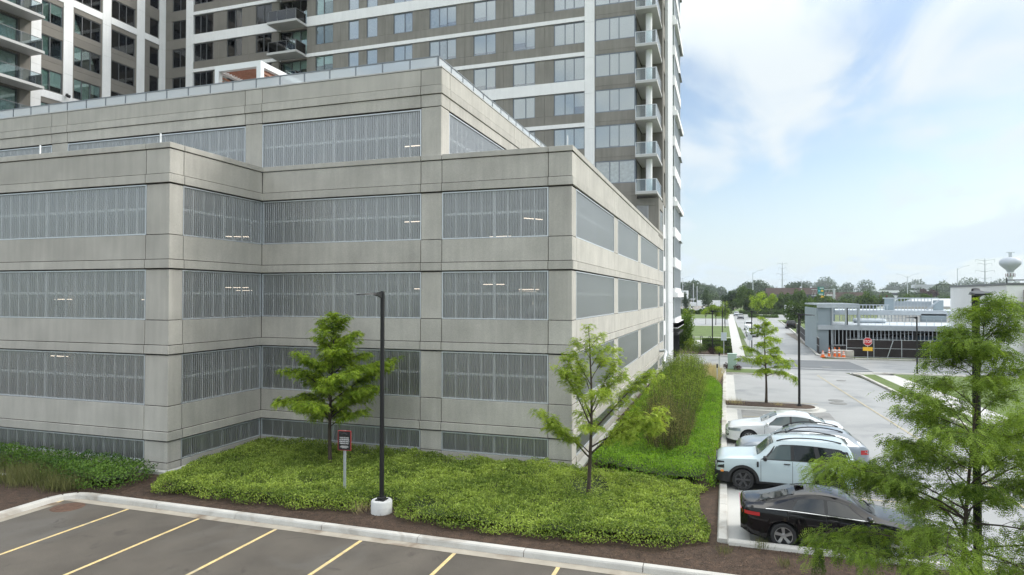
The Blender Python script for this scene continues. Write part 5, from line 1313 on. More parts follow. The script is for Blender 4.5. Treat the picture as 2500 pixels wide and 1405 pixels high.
# upright hedge by the tower, garden plants
M['lf_arb'] = leafmat('arborvitae_leaf', (.05, .10, .012), (.13, .21, .03), .2, .25, .3, .8)
for i, (x, y, lb) in enumerate(((-5.0, 84.0, 'tall dense upright evergreen at the tower corner, the nearer of the pair'), (-5.3, 87.5, 'tall dense upright evergreen at the tower corner, the farther of the pair'))):
    bush('arborvitae', lb, (x, y, 0), 1.15, 1.15, 2.1, 5200, .22, M['lf_arb'], 'upright evergreens at the tower corner', 'evergreen', 1, seed=i)
bush('leafy_tree', 'thin yellow-green young tree behind the upright evergreens', (-6.2, 118, 0), 1.2, 1.2, 1.6, 500, .3, M['lf_young'], cat='tree', stems=3, zc=3.2)
def clipped(lb, x0, x1, y0, y1, h, n):
    root = thing('clipped_hedge', lb, 'hedge', ((x0 + x1) / 2, (y0 + y1) / 2, 0), 0, 'clipped box hedges in the street garden')
    mb = MB(); mb.bbox(-(x1 - x0) / 2 + .1, (x1 - x0) / 2 - .1, -(y1 - y0) / 2 + .1, (y1 - y0) / 2 - .1, 0, h - .1, .05); mb.build('inner_twigs', M['mound'], root)
    P_ = np.stack([rng.uniform(-.5, .5, n) * (x1 - x0), rng.uniform(-.5, .5, n) * (y1 - y0), rng.uniform(.05, 1, n) * h], 1)
    ax = rng.integers(0, 3, n); sg = rng.choice([-1, 1], n)
    P_[ax == 0, 0] = (sg * (x1 - x0) / 2)[ax == 0]; P_[ax == 1, 1] = (sg * (y1 - y0) / 2)[ax == 1]; P_[ax == 2, 2] = h
    P_ += rng.normal(scale=.03, size=P_.shape)
    leaves(P_, unit(n), unit(n) + np.array([0, 0, .5]), .14, .08, rng.uniform(0, 1, n), 'foliage', M['lf_hedge'], root)
clipped('dark clipped hedge block behind the left garden lamp post, the farther of the two', -2.8, -.6, 87.4, 89.0, 1.15, 2600)
clipped('dark clipped hedge block behind the left garden lamp post, the nearer of the two', -2.7, -.6, 83.6, 85.0, .95, 2600)
clipped('low clipped hedge beside the sidewalk', -.5, .6, 80.4, 81.6, .7, 1400)
clipped('low clipped hedge at the sidewalk edge behind the yellow flowers', -.4, .6, 92.0, 93.0, .9, 1000)
bush('garden_shrub', 'round pale green shrub left of the clipped hedges', (-3.9, 82.5, 0), 1.1, .9, .7, 1500, .16, M['lf_young'], 'loose shrubs in the street garden', stems=3, seed=3)
bush('garden_shrub', 'small lime green shrub right of the garden lamp post', (-.75, 79.6, 0), .65, .6, .42, 900, .12, M['lf_young'], 'loose shrubs in the street garden', stems=2, seed=4)
bush('garden_shrub', 'reddish brown small shrub at the garden lamp foot', (-1.55, 79.0, 0), .5, .5, .4, 700, .10, M['lf_red'], 'loose shrubs in the street garden', stems=2, seed=5)
bush('garden_shrub', 'green shrub at the left end of the garden bed', (-2.9, 79.2, 0), .9, .6, .55, 900, .13, M['lf_hedge'], 'loose shrubs in the street garden', stems=2, seed=6)
M['lf_yellow'] = leafmat('yellow_petals', (.45, .42, .05), (.80, .66, .08), .2, .3, .2, 2)
bush('flower_clump', 'clump of yellow flowers beside the sidewalk', (-.2, 83.6, 0), .75, .9, .28, 900, .14, M['lf_yellow'], cat='flowers', stems=2, seed=8)
bush('round_bush', 'round dark bush left of the green utility box', (.08, 62.0, .1), .33, .33, .26, 900, .07, M['lf_red'], 'round bushes by the utility box', stems=2, seed=9)
bush('round_bush', 'round dark bush right of the green utility box', (1.0, 60.9, .1), .36, .36, .26, 900, .07, M['lf_red'], 'round bushes by the utility box', stems=2, seed=10)
# trees in the middle distance
def roundtree(lb, x, y, h, r_, n, lf, m, zc, rz, seed, grp='trees beyond the crossing street', trunk_r=.10):
    root = thing('round_tree', lb, 'tree', (x, y, 0), 0, grp)
    mb = MB(); mb.tube([(0, 0, -.05), (.04, .02, zc * .6), (0, .05, zc * 1.15)], [trunk_r, trunk_r * .8, trunk_r * .4], 7)
    for k in range(5):
        a = k * 1.257 + seed; mb.tube([(0, 0, zc * .55), (r_ * .3 * math.cos(a), r_ * .3 * math.sin(a), zc * .8), (r_ * .6 * math.cos(a), r_ * .6 * math.sin(a), zc * 1.05)], [trunk_r * .5, trunk_r * .35, .015], 5)
    mb.build('trunk', M['bark'], root)
    cs = np.array([[random.Random(seed * 31 + i).gauss(0, .42) for i in range(j * 3, j * 3 + 3)] for j in range(14)])
    c = cs[rng.integers(0, 14, n)]; d = unit(n) * (rng.uniform(0, 1, n) ** .5)[:, None] * .42
    q = np.clip(c, -.75, .75) + d
    P_ = q * np.array([r_, r_, rz]) + np.array([0, 0, zc])
    leaves(P_, unit(n), unit(n) + np.array([0, 0, .8]), lf * rng.uniform(.6, 1.2, n), lf * .55, rng.uniform(0, 1, n), 'crown', m, root)
roundtree('dense dark green tree on the verge beside the black screened fence', 15.6, 155, 6.0, 3.4, 5200, .42, M['lf_hedge'], 3.6, 3.0, 1)
roundtree('small lime green tree with a forked trunk on the far lawn', -2.2, 160, 4.3, 1.9, 2600, .3, M['lf_young'], 3.5, 1.4, 2)
roundtree('thin young tree at the side lot kerb, left of the lime green tree', -4.55, 163, 3.4, 1.2, 500, .28, M['lf_loc'], 3.1, .9, 3, trunk_r=.05)
roundtree('slim olive tree behind the third lamp post near the sidewalk', -.2, 172, 4.2, 1.2, 1500, .3, M['lf_shrub'], 3.3, 2.2, 4)
roundtree('young tree on the traffic island before the far hedge', 9.7, 226, 6.5, 2.6, 2200, .45, M['lf_loc'], 5.2, 3.0, 5)
roundtree('small round tree right of the traffic island', 15.3, 247, 5.6, 2.2, 2200, .45, M['lf_loc'], 5.2, 2.4, 6)
roundtree('dark slender conifer in the far hedge, left', -14.5, 262, 7.5, 1.6, 1800, .45, M['lf_wood'], 4.5, 4.0, 7)
roundtree('dark slender tree in the far hedge, right', -7.2, 262, 8, 2.2, 2200, .5, M['lf_wood'], 6.0, 3.6, 8)
def hedgerow(lb, x0, x1, y, h, d, n, lf, m, cat='hedge', name='hedge_row', z=0, y1=None):
    root = thing(name, lb, cat, ((x0 + x1) / 2, y, z)); L_ = x1 - x0
    u = rng.uniform(-.5, .5, n); hh = h * (1 + .22 * np.sin(u * L_ * .9 + y) * .6 + .18 * np.sin(u * L_ * .37 + 2 * y) + .1 * np.sin(u * L_ * 2.3))
    th = rng.uniform(0, math.pi, n); r_ = rng.uniform(.6, 1, n)
    P_ = np.stack([u * L_, d * .5 * np.cos(th) * r_ + (0 if y1 is None else (u + .5) * (y1 - y)), hh * np.sin(th) ** .6 * r_ + .02], 1)
    leaves(P_, unit(n), unit(n) + np.array([0, -.3, .8]), lf * rng.uniform(.6, 1.2, n), lf * .6, rng.uniform(0, 1, n), 'foliage', m, root)
    mb = MB(); mb.box(-L_ / 2 + .3, L_ / 2 - .3, -d * .22, d * .22, 0, h * .62)
    if y1 is None: mb.build('inner_twigs', M['mound'], root)
hedgerow('long low clipped hedge before the far car park', -38, 2.0, 262, 2.0, 3.5, 9000, .5, M['lf_hedge'])
hedgerow('big bushy hedge left of the highway sign, tall at its left end', 7, 40, 286, 7.6, 9, 15000, .8, M['lf_hedge'])
hedgerow('bushy hedge below the highway sign behind the box trucks', 38, 96, 280, 6.4, 8, 20000, .8, M['lf_hedge'])
hedgerow('low hedge with white flowers at the road end', 5, 24, 268, 1.6, 2.5, 3500, .4, M['lf_hedge'])
hedgerow('low green island planting on the traffic island', 7, 16, 225, .9, 5, 2500, .35, M['lf_hedge'], 'shrubs')
roundtree('large light green tree at the left end of the far hedge', 5.8, 278, 10, 5.6, 6500, .7, M['lf_hedge'], 6.0, 5.0, 12, 'big trees at the far hedge')
roundtree('tall dark tree left of the highway hedge, beside the light green one', 2.5, 282, 9, 4.2, 4500, .7, M['lf_wood'], 4.6, 4.0, 13, 'big trees at the far hedge')
roundtree('bright green tree above the steel frame, beside the highway', 97, 300, 9, 9, 6000, .9, M['lf_loc'], 6.0, 4.0, 14, 'big trees at the far hedge')
roundtree('purple-leaved tree beyond the highway', 146, 560, 11, 6, 3500, 1.0, M['lf_red'], 8, 4.5, 15, 'big trees at the far hedge')

# distant wood: one mass nobody could count
def wood(name, x0, x1, y, h, n, hv=.25, seed=0, d=60, lf=3.0, m='lf_wood', z=0):
    k = int((x1 - x0) / (h * .55)); r_ = np.random.default_rng(seed); cx = r_.uniform(x0, x1, k); cy = y + r_.uniform(-d / 2, d / 2, k); ch = h * (1 + hv * r_.normal(size=k) * .7); cr_ = h * r_.uniform(.35, .6, k)
    i = rng.integers(0, k, n); q = unit(n) * (rng.uniform(0, 1, n) ** .4)[:, None]
    P_ = np.stack([cx[i] + q[:, 0] * cr_[i], cy[i] + q[:, 1] * cr_[i], z + ch[i] * .58 + q[:, 2] * ch[i] * .42], 1)
    low = rng.uniform(0, 1, n) < .3; P_[low, 2] = z + rng.uniform(0, .5, low.sum()) * ch[i][low]
    tag(leaves(P_, unit(n), unit(n) + np.array([0, -.4, .8]), lf * rng.uniform(.6, 1.2, n), lf * .7, np.clip(rng.uniform(0, 1, n) * .8 + r_.uniform(-.15, .15, k)[i], 0, 1), name, M[m]), kind='stuff')
wood('distant_wood', -130, 70, 640, 20, 60000, seed=1, lf=1.6)
wood('distant_wood', 60, 330, 620, 11, 60000, seed=2, lf=1.5)
wood('distant_wood', -60, 420, 900, 20, 60000, seed=3, lf=2.2)
wood('distant_wood', 215, 330, 470, 17, 60000, seed=4, lf=1.2)
wood('distant_wood', 150, 900, 1500, 40, 50000, seed=5, lf=4)
wood('distant_wood', 60, 170, 420, 8, 30000, seed=6, lf=1.0)
wood('distant_wood', -140, 20, 540, 9, 30000, seed=7, lf=1.2)

# ================================================================ LAMPS, SIGNS, STREET THINGS
def lamp_post(label, x, y, h, heads, footing=False, group='black area lamp posts', z0=0., w=.066):
    root = thing('lamp_post', label, 'lamp post', (x, y, z0), 0, group)
    zb = 0
    if footing:
        zb = .42
        mb = MB(); mb.lathe([(.32, -.05), (.32, .385), (.30, .415), (.0, .42)], 32); mb.build('footing', M['footing'], root, smooth=True)
        for k in range(4):
            mb = MB(); mb.tube([(0, 0, 0), (0, 0, .07)], .014, 6); mb.build('anchor_bolt', M['galv'], root, (.12 * math.cos(k * 1.571 + .785), .12 * math.sin(k * 1.571 + .785), .43))
    mb = MB(); mb.bbox(-.15, .15, -.15, .15, zb, zb + .03, .008); mb.bbox(-.11, .11, -.11, .11, zb + .03, zb + .10, .02); mb.build('base_plate', M['blackmetal'], root)
    mb = MB(); mb.tube([(0, 0, zb + .02), (0, 0, h)], [w * 1.08, w * .95], 12); mb.lathe([(w * .95, 0), (w * 1.05, .0), (w * .9, .04), (0, .05)], 12, (0, 0, h)); mb.build('pole', M['blackmetal'], root, smooth=True)
    for az in heads:
        d = Vector((math.cos(R(az)), math.sin(R(az)), 0)); s = Vector((-d.y, d.x, 0)); mb = MB()
        prof = [(.05, .045, .10, -.02), (.16, .045, .06, -.0), (.28, .10, .03, .01), (.42, .16, .025, .005), (.70, .17, .02, -.005), (.86, .13, .012, -.02)]
        A = []
        for t, hw, th, zz in prof:
            c = Vector((0, 0, h - .05 + zz)) + d * t; A.append([c - s * hw + Vector((0, 0, -th)), c + s * hw + Vector((0, 0, -th)), c + s * hw * .85 + Vector((0, 0, th)), c - s * hw * .85 + Vector((0, 0, th))])
        for a, b in zip(A[:-1], A[1:]):
            for k in range(4): mb.quad(a[k], b[k], b[(k + 1) % 4], a[(k + 1) % 4])
        mb.poly(A[0]); mb.poly(A[-1][::-1]); hd = mb.build('lamp_head', M['blackmetal'], root)
        mb = MB(); c = Vector((0, 0, h - .08)) + d * .55; mb.obox(c, d, s, .17, .11, .006); mb.build('lens', M['lamp'], hd)
    return root
lamp_post('black lamp post on a round white concrete footing beside the near parking lot', -9.77 - .18, 17.62, 6.72, [-118], True)
lamp_post('black lamp post standing among the branches of the big right-hand tree', 4.27, 13.7, 6.72, [-100], True)
lamp_post('black lamp post on the tip of the near mulch island', 4.15, 42.13, 5.45, [-10], z0=.15)
lamp_post('black lamp post on the lawn corner right of the crossing street stop line', 15.6, 68.3 - 4.4, 4.9, [175], z0=.0)
lamp_post('black lamp post in the garden bed, leftmost by the tower corner', -1.47, 79.5, 5.0, [175, -5])
lamp_post('black lamp post beside the lawn, middle one of the left three', -.45, 99.0, 4.95, [90])
lamp_post('black lamp post at the lawn edge, farthest of the left three', -.12, 147.1, 5.9, [180, 0])
lamp_post('black lamp post on the grass patch by the roadside cars', 3.12, 87.1, 4.85, [175, -5])

# private parking sign
root = thing('parking_sign', 'black parking sign with red border and white lettering on a galvanised post', 'sign', (-11.89, 18.65, 0))
mb = MB(); mb.box(-.028, .028, -.016, 0, 0, 2.2); mb.box(-.045, -.028, -.034, -.016, 0, 2.2); mb.box(.028, .045, -.034, -.016, 0, 2.2); mb.build('post', M['galv'], root)
mb = MB(); mb.bbox(-.235, .235, -.06, -.04, 1.55, 2.20, .004); mb.build('border_plate', M['signred'], root)
mb = MB(); mb.bbox(-.215, .215, -.064, -.0605, 1.57, 2.18, .001); mb.build('face', M['signblack'], root)
for i, (t, w) in enumerate((('FOGO DE CHAO', .31), ('ALTER BREWING', .34), ('DIAMONDS DIRECT', .35), ('PARKING ONLY', .31))):
    place_text(t, .058, M['signwhite'], root, (0, -.068, 1.965 - i * .062), width=w)
mb = MB()
for i, w in enumerate((.12, .15, .14, .09)): mb.box(-w, w, -.067, -.0645, 1.70 - i * .022 - .004, 1.70 - i * .022 + .004)
mb.build('small_print', M['signwhite'], root)
mb = MB(); mb.tube([(-.11, -.067, 2.085), (-.04, -.067, 2.10), (0, -.067, 2.13), (.03, -.067, 2.10), (.11, -.067, 2.09)], .004, 4); mb.build('emblem', M['alu_d'], root)
root.rotation_euler = (0, 0, R(6))

# stop sign
root = thing('stop_sign', 'red octagonal stop sign with a yellow plate below, before the screened fence', 'stop sign', (14.13, 76.4, 0), R(-8))
mb = MB(); mb.tube([(0, 0, 0), (0, 0, 2.4)], .035, 6); mb.build('post', M['galv'], root)
def octa(r, y, h=1.95): return [(r * math.cos(R(22.5 + 45 * k)), y, h + r * math.sin(R(22.5 + 45 * k))) for k in range(8)]
def plate(nm, r, y0, y1, m):
    mb = MB(); A, B = octa(r, y0), octa(r, y1); mb.poly(A); mb.poly(B[::-1])
    for i in range(8): mb.quad(A[i], B[i], B[(i + 1) % 8], A[(i + 1) % 8])
    mb.build(nm, M[m], root)
plate('border_plate', .45, -.06, -.04, 'signwhite'); plate('face', .41, -.072, -.062, 'red')
place_text('STOP', .38, M['signwhite'], root, (0, -.08, 1.95), width=.70)
mb = MB(); mb.bbox(-.45, .45, -.06, -.04, .98, 1.38, .004); mb.build('lower_plate', M['signyellow'], root)
# cones
for i, (x, y, h, lb) in enumerate(((10.15, 78.7, .75, 'orange traffic cone, leftmost of the cluster by the fence corner'), (10.75, 78.5, 1.1, 'tall orange and white delineator cone, left of the tall ones'), (11.3, 78.4, 1.15, 'tall orange and white delineator cone, middle of the tall ones'), (11.75, 78.5, 1.15, 'tall orange and white delineator cone, right of the tall ones'), (12.15, 78.3, .75, 'orange traffic cone, rightmost of the cluster'))):
    root = thing('traffic_cone', lb, 'traffic cone', (x, y, 0), 0, 'traffic cones by the fence corner')
    mb = MB(); mb.bbox(-.24, .24, -.24, .24, 0, .06, .015); mb.build('base', M['orange'] if h < 1 else M['black'], root)
    mb = MB(); mb.lathe([(.20 if h < 1 else .15, .05), (.04, h - .02), (.0, h)], 14); mb.build('body', M['orange'], root, smooth=True)
    for z in (.45, .68):
        rr = (.20 if h < 1 else .15) * (1 - z) + .04 * z + .012; mb = MB(); mb.lathe([(rr + .012, 0), (rr - .008, .12 * h)], 14, (0, 0, z * h)); mb.build('reflective_band', M['signwhite'], root)
mb = MB(); mb.bbox(-1.1, 1.1, -.3, .3, 0, .8, .08); tag(mb.build('concrete_block', M['kerb'], loc=(12.2, 79.3, 0)), 'pale concrete block behind the orange cones', 'block')
# utility box and posts
root = thing('utility_box', 'pale green ribbed utility box on the far island between two round bushes', 'utility box', (.55, 61.8, .1))
mb = MB(); mb.bbox(-.38, .38, -.3, .3, 0, 1.35, .03); mb.build('cabinet', M['teal'], root)
mb = MB(); mb.bbox(-.42, .42, -.34, .34, 1.352, 1.42, .02); mb.build('lid', M['teal'], root)
for i in range(7): mb = MB(); mb.box(-.33, .33, -.325, -.301, .15 + i * .16, .22 + i * .16); mb.build('louvre', M['teal'], root)
for x, y, h, lb in ((-.55, 60.5, 1.7, 'short grey marker post with a dark cap at the straw grass edge'), (-.62, 52.0, 1.5, 'thin dark stake at the hedge end')):
    root = thing('marker_post', lb, 'post', (x, y, 0)); mb = MB(); mb.box(-.05, .05, -.05, .05, 0, h); mb.build('post', M['galv'], root); mb = MB(); mb.bbox(-.06, .06, -.06, .06, h - .3, h, .01); mb.build('cap', M['black'], root)
root = thing('clear_sign_panel', 'narrow pole sign with pale back standing by the sidewalk garden', 'sign', (-.2, 77.2, 0)); mb = MB(); mb.tube([(0, 0, 0), (0, 0, 2.6)], .035, 6); mb.build('post', M['galv'], root); mb = MB(); mb.box(-.3, .3, -.02, .02, 1.7, 2.6); mb.build('panel', M['frost'], root)
root = thing('street_sign', 'small sign seen from behind on the grass beside the road', 'sign', (2.6, 78.6, 0)); mb = MB(); mb.tube([(0, 0, 0), (0, 0, 2.3)], .035, 6); mb.build('post', M['galv'], root); mb = MB(); mb.box(-.25, .25, -.02, .02, 1.7, 2.3); mb.build('panel', M['alu'], root)
for i in range(3):
    root = thing('bike_rack', 'dark hoop bike rack, %s of the three by the pale paving' % ('left', 'middle', 'right')[i], 'bike rack', (-4.5 + i * 1.15, 98, .03), R(70), 'bike racks by the paving')
    mb = MB(); mb.tube([(-.35, 0, 0), (-.35, 0, .75), (-.2, 0, .92), (.2, 0, .92), (.35, 0, .75), (.35, 0, 0)], .04, 6); mb.build('hoop', M['blackmetal'], root)
root = thing('low_railing', 'thin grey railing round the flower bed beside the sidewalk', 'railing', (-.1, 78.6, 0))
for x in (-1.2, .75): mb = MB(); mb.box(-.03, .03, -.03, .03, 0, 1.0); mb.build('post', M['blackmetal'], root, (x, 0, 0))
mb = MB(); mb.box(-1.2, .78, -.03, .03, .97, 1.02); mb.build('rail', M['blackmetal'], root)

# ---------------------------------------------------------------- screened fence
def fence(lb, pts, h, spacing):
    root = thing('screened_fence', lb, 'fence', (*pts[0], 0)); o = Vector((*pts[0], 0))
    for a, b in zip(pts[:-1], pts[1:]):
        a = Vector((*a, 0)) - o; b = Vector((*b, 0)) - o; L_ = (b - a).length; d = (b - a) / L_; n = max(1, round(L_ / spacing)); ang = math.atan2(d.y, d.x)
        for i in range(n):
            p = a + d * (L_ * (i + .5) / n)
            link('fabric_panel', bar_mesh('fabric_panel', L_ / n - .07, .02, h - .1, 'fabric'), root, (p.x, p.y, h / 2 + .02), ang)
            q = a + d * (L_ * i / n); link('fence_post', bar_mesh('fence_post', .06, .06, h + .1, 'galv'), root, (q.x, q.y, h / 2), ang)
        c = (a + b) / 2
        for z in (.05, h * .52, h): link('fence_rail', bar_mesh('fence_rail', L_, .045, .045, 'galv'), root, (c.x, c.y - .04, z), ang)
    return root
fence('low black screened fence along the road left of the steel frame', [(12.2, 128), (10.9, 102), (10.35, 86), (10.2, 82)], 1.9, 3)
fence('black screened construction fence behind the stop sign', [(12.7, 79.9), (45, 80.6)], 1.95, 2.6)
mb = MB(); root = thing('brace_pole', 'thin diagonal brace pole leaning on the screened fence', 'pole', (16.6, 79.6, 0)); mb.tube([(0, 0, 0), (.6, .1, 1.9)], .04, 6); mb.build('pole', M['galv'], root)

# ---------------------------------------------------------------- steel stud building under construction
C_ = thing('steel_frame_building', 'two level building under construction of galvanised steel studs and decks', 'building', (10.4, 85, 0))
def cp(nm, x0, x1, y0, y1, z0, z1, m='steel'): return link(nm, bar_mesh(nm, x1 - x0, y1 - y0, z1 - z0, m), C_, ((x0 + x1) / 2, (y0 + y1) / 2, (z0 + z1) / 2), 0, True)
Y0 = 85.0
cp('roof_deck', 10.3, 14.9, Y0 - .3, 97, 5.65, 5.78); cp('edge_beam', 10.3, 14.9, Y0 - .35, Y0 - .31, 5.35, 5.64)
for i in range(30):
    x = 10.35 + i * .154; link('deck_rib', bar_mesh('deck_rib', .07, 12, .05, 'steel'), C_, (x, 91, 5.81), 0, True)
cp('wall_panel', 10.3, 10.42, Y0, 97, .1, 5.3, 'sheath'); cp('wall_panel', 10.45, 11.9, Y0, Y0 + .15, 3.2, 5.3, 'sheath'); cp('wall_panel', 10.45, 11.6, Y0, Y0 + .15, .1, 3.0, 'sheath')
cp('floor_deck', 10.4, 34, Y0 - .2, 97, 3.05, 3.3, 'steel'); cp('edge_beam', 10.4, 34, Y0 - .25, Y0 - .21, 2.75, 3.2)
cp('deck_panel', 10.5, 34, Y0 + .2, 96.5, 3.305, 3.33, 'snow')
for i in range(56):
    x = 11.9 + i * .40; cp('stud', x - .04, x + .04, Y0 - .06, Y0 + .06, 1.0, 2.75)
cp('sill_track', 11.9, 34, Y0 - .08, Y0 + .08, .9, 1.0); cp('knee_wall', 13.0, 34, Y0, Y0 + .1, 0, .9, 'fabric')
for x, m in ((12.05, 'steel'), (13.6, 'black'), (14.85, 'steel'), (16.0, 'black'), (20.6, 'black'), (23.5, 'steel'), (27, 'steel')): cp('steel_column', x - .12, x + .12, Y0 + .3, Y0 + .5, 0, 5.6 if x < 15 else 3.0, m)
for x in (12.0, 13.4, 14.8): cp('steel_column', x - .09, x + .09, Y0 - .28, Y0 - .1, 3.3, 5.35)
cp('back_screen', 12.2, 34, 97.1, 97.15, .05, 2.6, 'fabric')
# second storey further back
Y1 = 99.0
cp('floor_deck', 13.0, 36, Y1 - .2, 112, 4.55, 4.8); cp('edge_beam', 13, 36, Y1 - .3, Y1 - .21, 4.2, 4.7)
cp('deck_panel', 13.1, 36, Y1 + .2, 111, 4.805, 4.83, 'snow')
for i in range(52):
    x = 14.9 + i * .42; cp('stud', x - .04, x + .04, Y1 - .06, Y1 + .06, 3.35, 4.2); 
    if x < 21: cp('short_stud', x - .05, x + .05, Y1 + .4, Y1 + .5, 4.83, 5.5)
cp('top_track', 14.5, 21, Y1 + .36, Y1 + .54, 5.5, 5.62); cp('wall_panel', 24.6, 27.5, Y1 - .3, Y1 - .1, 3.35, 4.4, 'sheath')
cp('wall_panel', 12.7, 14.2, Y1 - .8, Y1 - .7, 4.5, 5.3, 'sheath'); cp('wall_panel', 12.9, 14.2, Y1 - .8, Y1 - .7, 3.35, 4.3, 'sheath')
# stud tower element
cp('wall_panel', 20.8, 21.9, 101, 101.15, 4.83, 6.5, 'sheath'); cp('wall_panel', 26.6, 27.8, 101, 101.15, 4.83, 6.2, 'sheath')
for i in range(12): x = 22.0 + i * .4; cp('tall_stud', x - .04, x + .04, 101, 101.1, 4.83, 6.4)
cp('top_track', 20.6, 27.2, 100.9, 101.2, 6.4, 6.55); cp('cross_track', 22, 26.6, 100.95, 101.12, 5.35, 5.42); cp('back_panel', 22, 26.6, 101.6, 101.7, 5.4, 6.05, 'snow')
mb = MB(); mb.obox((26.5, 100.8, 5.6), (.75, 0, .66), (0, 1, 0), 1.0, .06, .10); mb.build('brace', M['steel'], C_, world=True)
for i in range(14): x = 15.2 + i * .75; cp('guard_post', x - .02, x + .02, Y0 + .9, Y0 + .94, 3.33, 4.1)
cp('guard_rail', 15, 25, Y0 + .9, Y0 + .94, 4.1, 4.14)
# things lying inside the frame
for i, (x0, x1, y, z0, z1, m, nm, lb) in enumerate(((14.2, 17.0, 88, .1, 1.7, 'snow', 'material_stack', 'pale wrapped material stack behind the studs, left'), (17.6, 19.8, 88.5, .1, 1.8, 'snow', 'material_stack', 'pale wrapped material stack behind the studs, middle'), (20.6, 24.2, 89, .1, 2.0, 'blueT', 'material_stack', 'dark blue covered stack behind the studs, right'))):
    mb = MB(); mb.bbox(0, x1 - x0, -1, 1, 0, z1 - z0, .1); tag(mb.build(nm, M[m], loc=(x0, y, z0)), lb, 'material stack')
mb = MB(); mb.quad((0, 0, .2), (6.5, 0, .75), (6.5, 1.5, .80), (0, 1.5, .25)); mb.quad((6.5, 0, .75), (8.5, 0, .2), (8.5, 1.5, .2), (6.5, 1.5, .8)); mb.box(0, 8.5, .02, 1.4, -.05, .1)
tag(mb.build('tarp', M['snow'], loc=(16.2, 88.2, 1.65)), 'pale tarp spread over the stacks inside the frame', 'tarp')
mb = MB(); mb.bbox(-1.8, 1.8, -1, 1, 0, .55, .2); tag(mb.build('wrapped_bundle', M['snow'], loc=(17.4, 93, 3.34)), 'pale rounded bundle lying on the first deck', 'bundle')

# ---------------------------------------------------------------- white building on the right
B_ = thing('white_building', 'white flat-roofed building with a dark band behind the big right-hand tree', 'building', (20, 70, 0))
def bp(nm, x0, x1, y0, y1, z0, z1, m): mb = MB(); mb.box(x0, x1, y0, y1, z0, z1); return mb.build(nm, M[m], B_, world=True)
M['wbrick'] = mat('white_brick', (.80, .80, .79), .85, var=.03, vscale=.6, fine=.06, fscale=25)
XB = 24.24
bp('wall', XB, 46, 70.0, 85.6, -.05, 7.72, 'wbrick'); bp('coping', XB - .08, 46, 69.92, 85.7, 7.73, 7.92, 'alu_d')
bp('canopy', XB - .9, XB - .01, 70.6, 75.5, 5.95, 6.15, 'winframe'); bp('canopy', XB + .5, 46, 69.2, 69.98, 5.95, 6.15, 'winframe')
bp('brown_pier', 25.5, 26.7, 69.4, 69.98, -.05, 5.9, 'stucco2'); bp('brown_pier', 25.5, 26.7, 69.4, 69.98, 6.17, 7.3, 'stucco2'); bp('brown_pier', 30.3, 31.6, 69.4, 69.98, -.05, 5.9, 'stucco2')
for i in range(3): bp('dark_window', 26.9 + i * 1.1, 27.8 + i * 1.1, 69.9, 69.98, .6, 4.0, 'darkband')
B2 = thing('low_building', 'low pale building with grey sloping roof left of the white building', 'building', (24, 120, 0))
mb = MB(); mb.box(26, 36, 120, 132, 0, 4.9); mb.build('wall', M['wbrick'], B2, world=True)
mb = MB(); mb.quad((28.6, 119.7, 5.15), (40, 119.7, 5.15), (39, 126, 6.4), (30, 126, 6.4)); mb.quad((28.6, 119.7, 5.15), (30, 126, 6.4), (28.6, 132, 5.15), (28.6, 126, 5.15)); mb.box(28.6, 40, 119.8, 132, 4.95, 5.12); mb.build('roof', M['roofgrey'], B2, world=True)
mb = MB(); mb.box(26, 37, 119.5, 119.9, 4.2, 5.1); mb.build('eave', M['walk'], B2, world=True)
# shrubs at the foot of the white building
bush('dark_shrubs', 'dark clipped shrubs at the foot of the white building', (27.5, 67.5, 0), 3.6, 1.1, .8, 2600, .2, M['lf_hedge'], cat='shrubs', stems=0, seed=44)

# ---------------------------------------------------------------- distant buildings, masts, signs
D1 = thing('brick_building', 'long brown brick building with dark glazing far beyond the highway', 'building', (0, 600, 0))
def dp(par, nm, x0, x1, y0, y1, z0, z1, m): mb = MB(); mb.box(x0, x1, y0, y1, z0, z1); return mb.build(nm, M[m], par, world=True)
dp(D1, 'wall', 3, 33, 600, 640, 0, 10.5, 'brick'); dp(D1, 'wall', 33.2, 76, 588, 640, 0, 14.3, 'brick'); dp(D1, 'wall', 76.2, 108, 584, 640, 0, 10.6, 'brick')
dp(D1, 'glazing', 35, 75.6, 587.7, 587.95, 2.5, 8.9, 'darkband'); dp(D1, 'glazing', 8, 33, 599.7, 599.95, 2, 6.5, 'darkband'); dp(D1, 'lettering_panel', 78.3, 82.6, 583.7, 583.95, 8.1, 8.8, 'signwhite'); dp(D1, 'lettering_panel', 78.3, 82.6, 583.7, 583.95, 6.3, 7.0, 'signwhite')
for x in (12, 22, 41, 47, 60, 68): dp(D1, 'roof_vent', x, x + 1.3, 600, 602, (14.3 if x > 33 else 10.5), (15.6 if x > 33 else 11.8), 'alu')
D2 = thing('office_building', 'long low white office block on the horizon behind the green sign', 'building', (180, 900, 0))
dp(D2, 'wall', 160, 285, 900, 920, 0, 9, 'whitepaint'); dp(D2, 'window_band', 162, 283, 899.5, 899.9, 9.1, 12, 'darkband'); dp(D2, 'roof', 158, 287, 899, 920, 12.1, 15, 'whitepaint'); dp(D2, 'penthouse', 218, 245, 902, 918, 15.1, 22, 'roofgrey')
D3 = thing('hut_building', 'pale flat-roofed hut with a box on top beyond the gravel lot', 'building', (-38, 460, 0))
dp(D3, 'wall', -42, -22, 460, 468, 0, 4.6, 'walk'); dp(D3, 'roof', -46, -20, 458, 469, 4.7, 5.6, 'roofgrey'); dp(D3, 'roof_box', -38, -24.5, 461, 467, 5.7, 11, 'whitepaint')
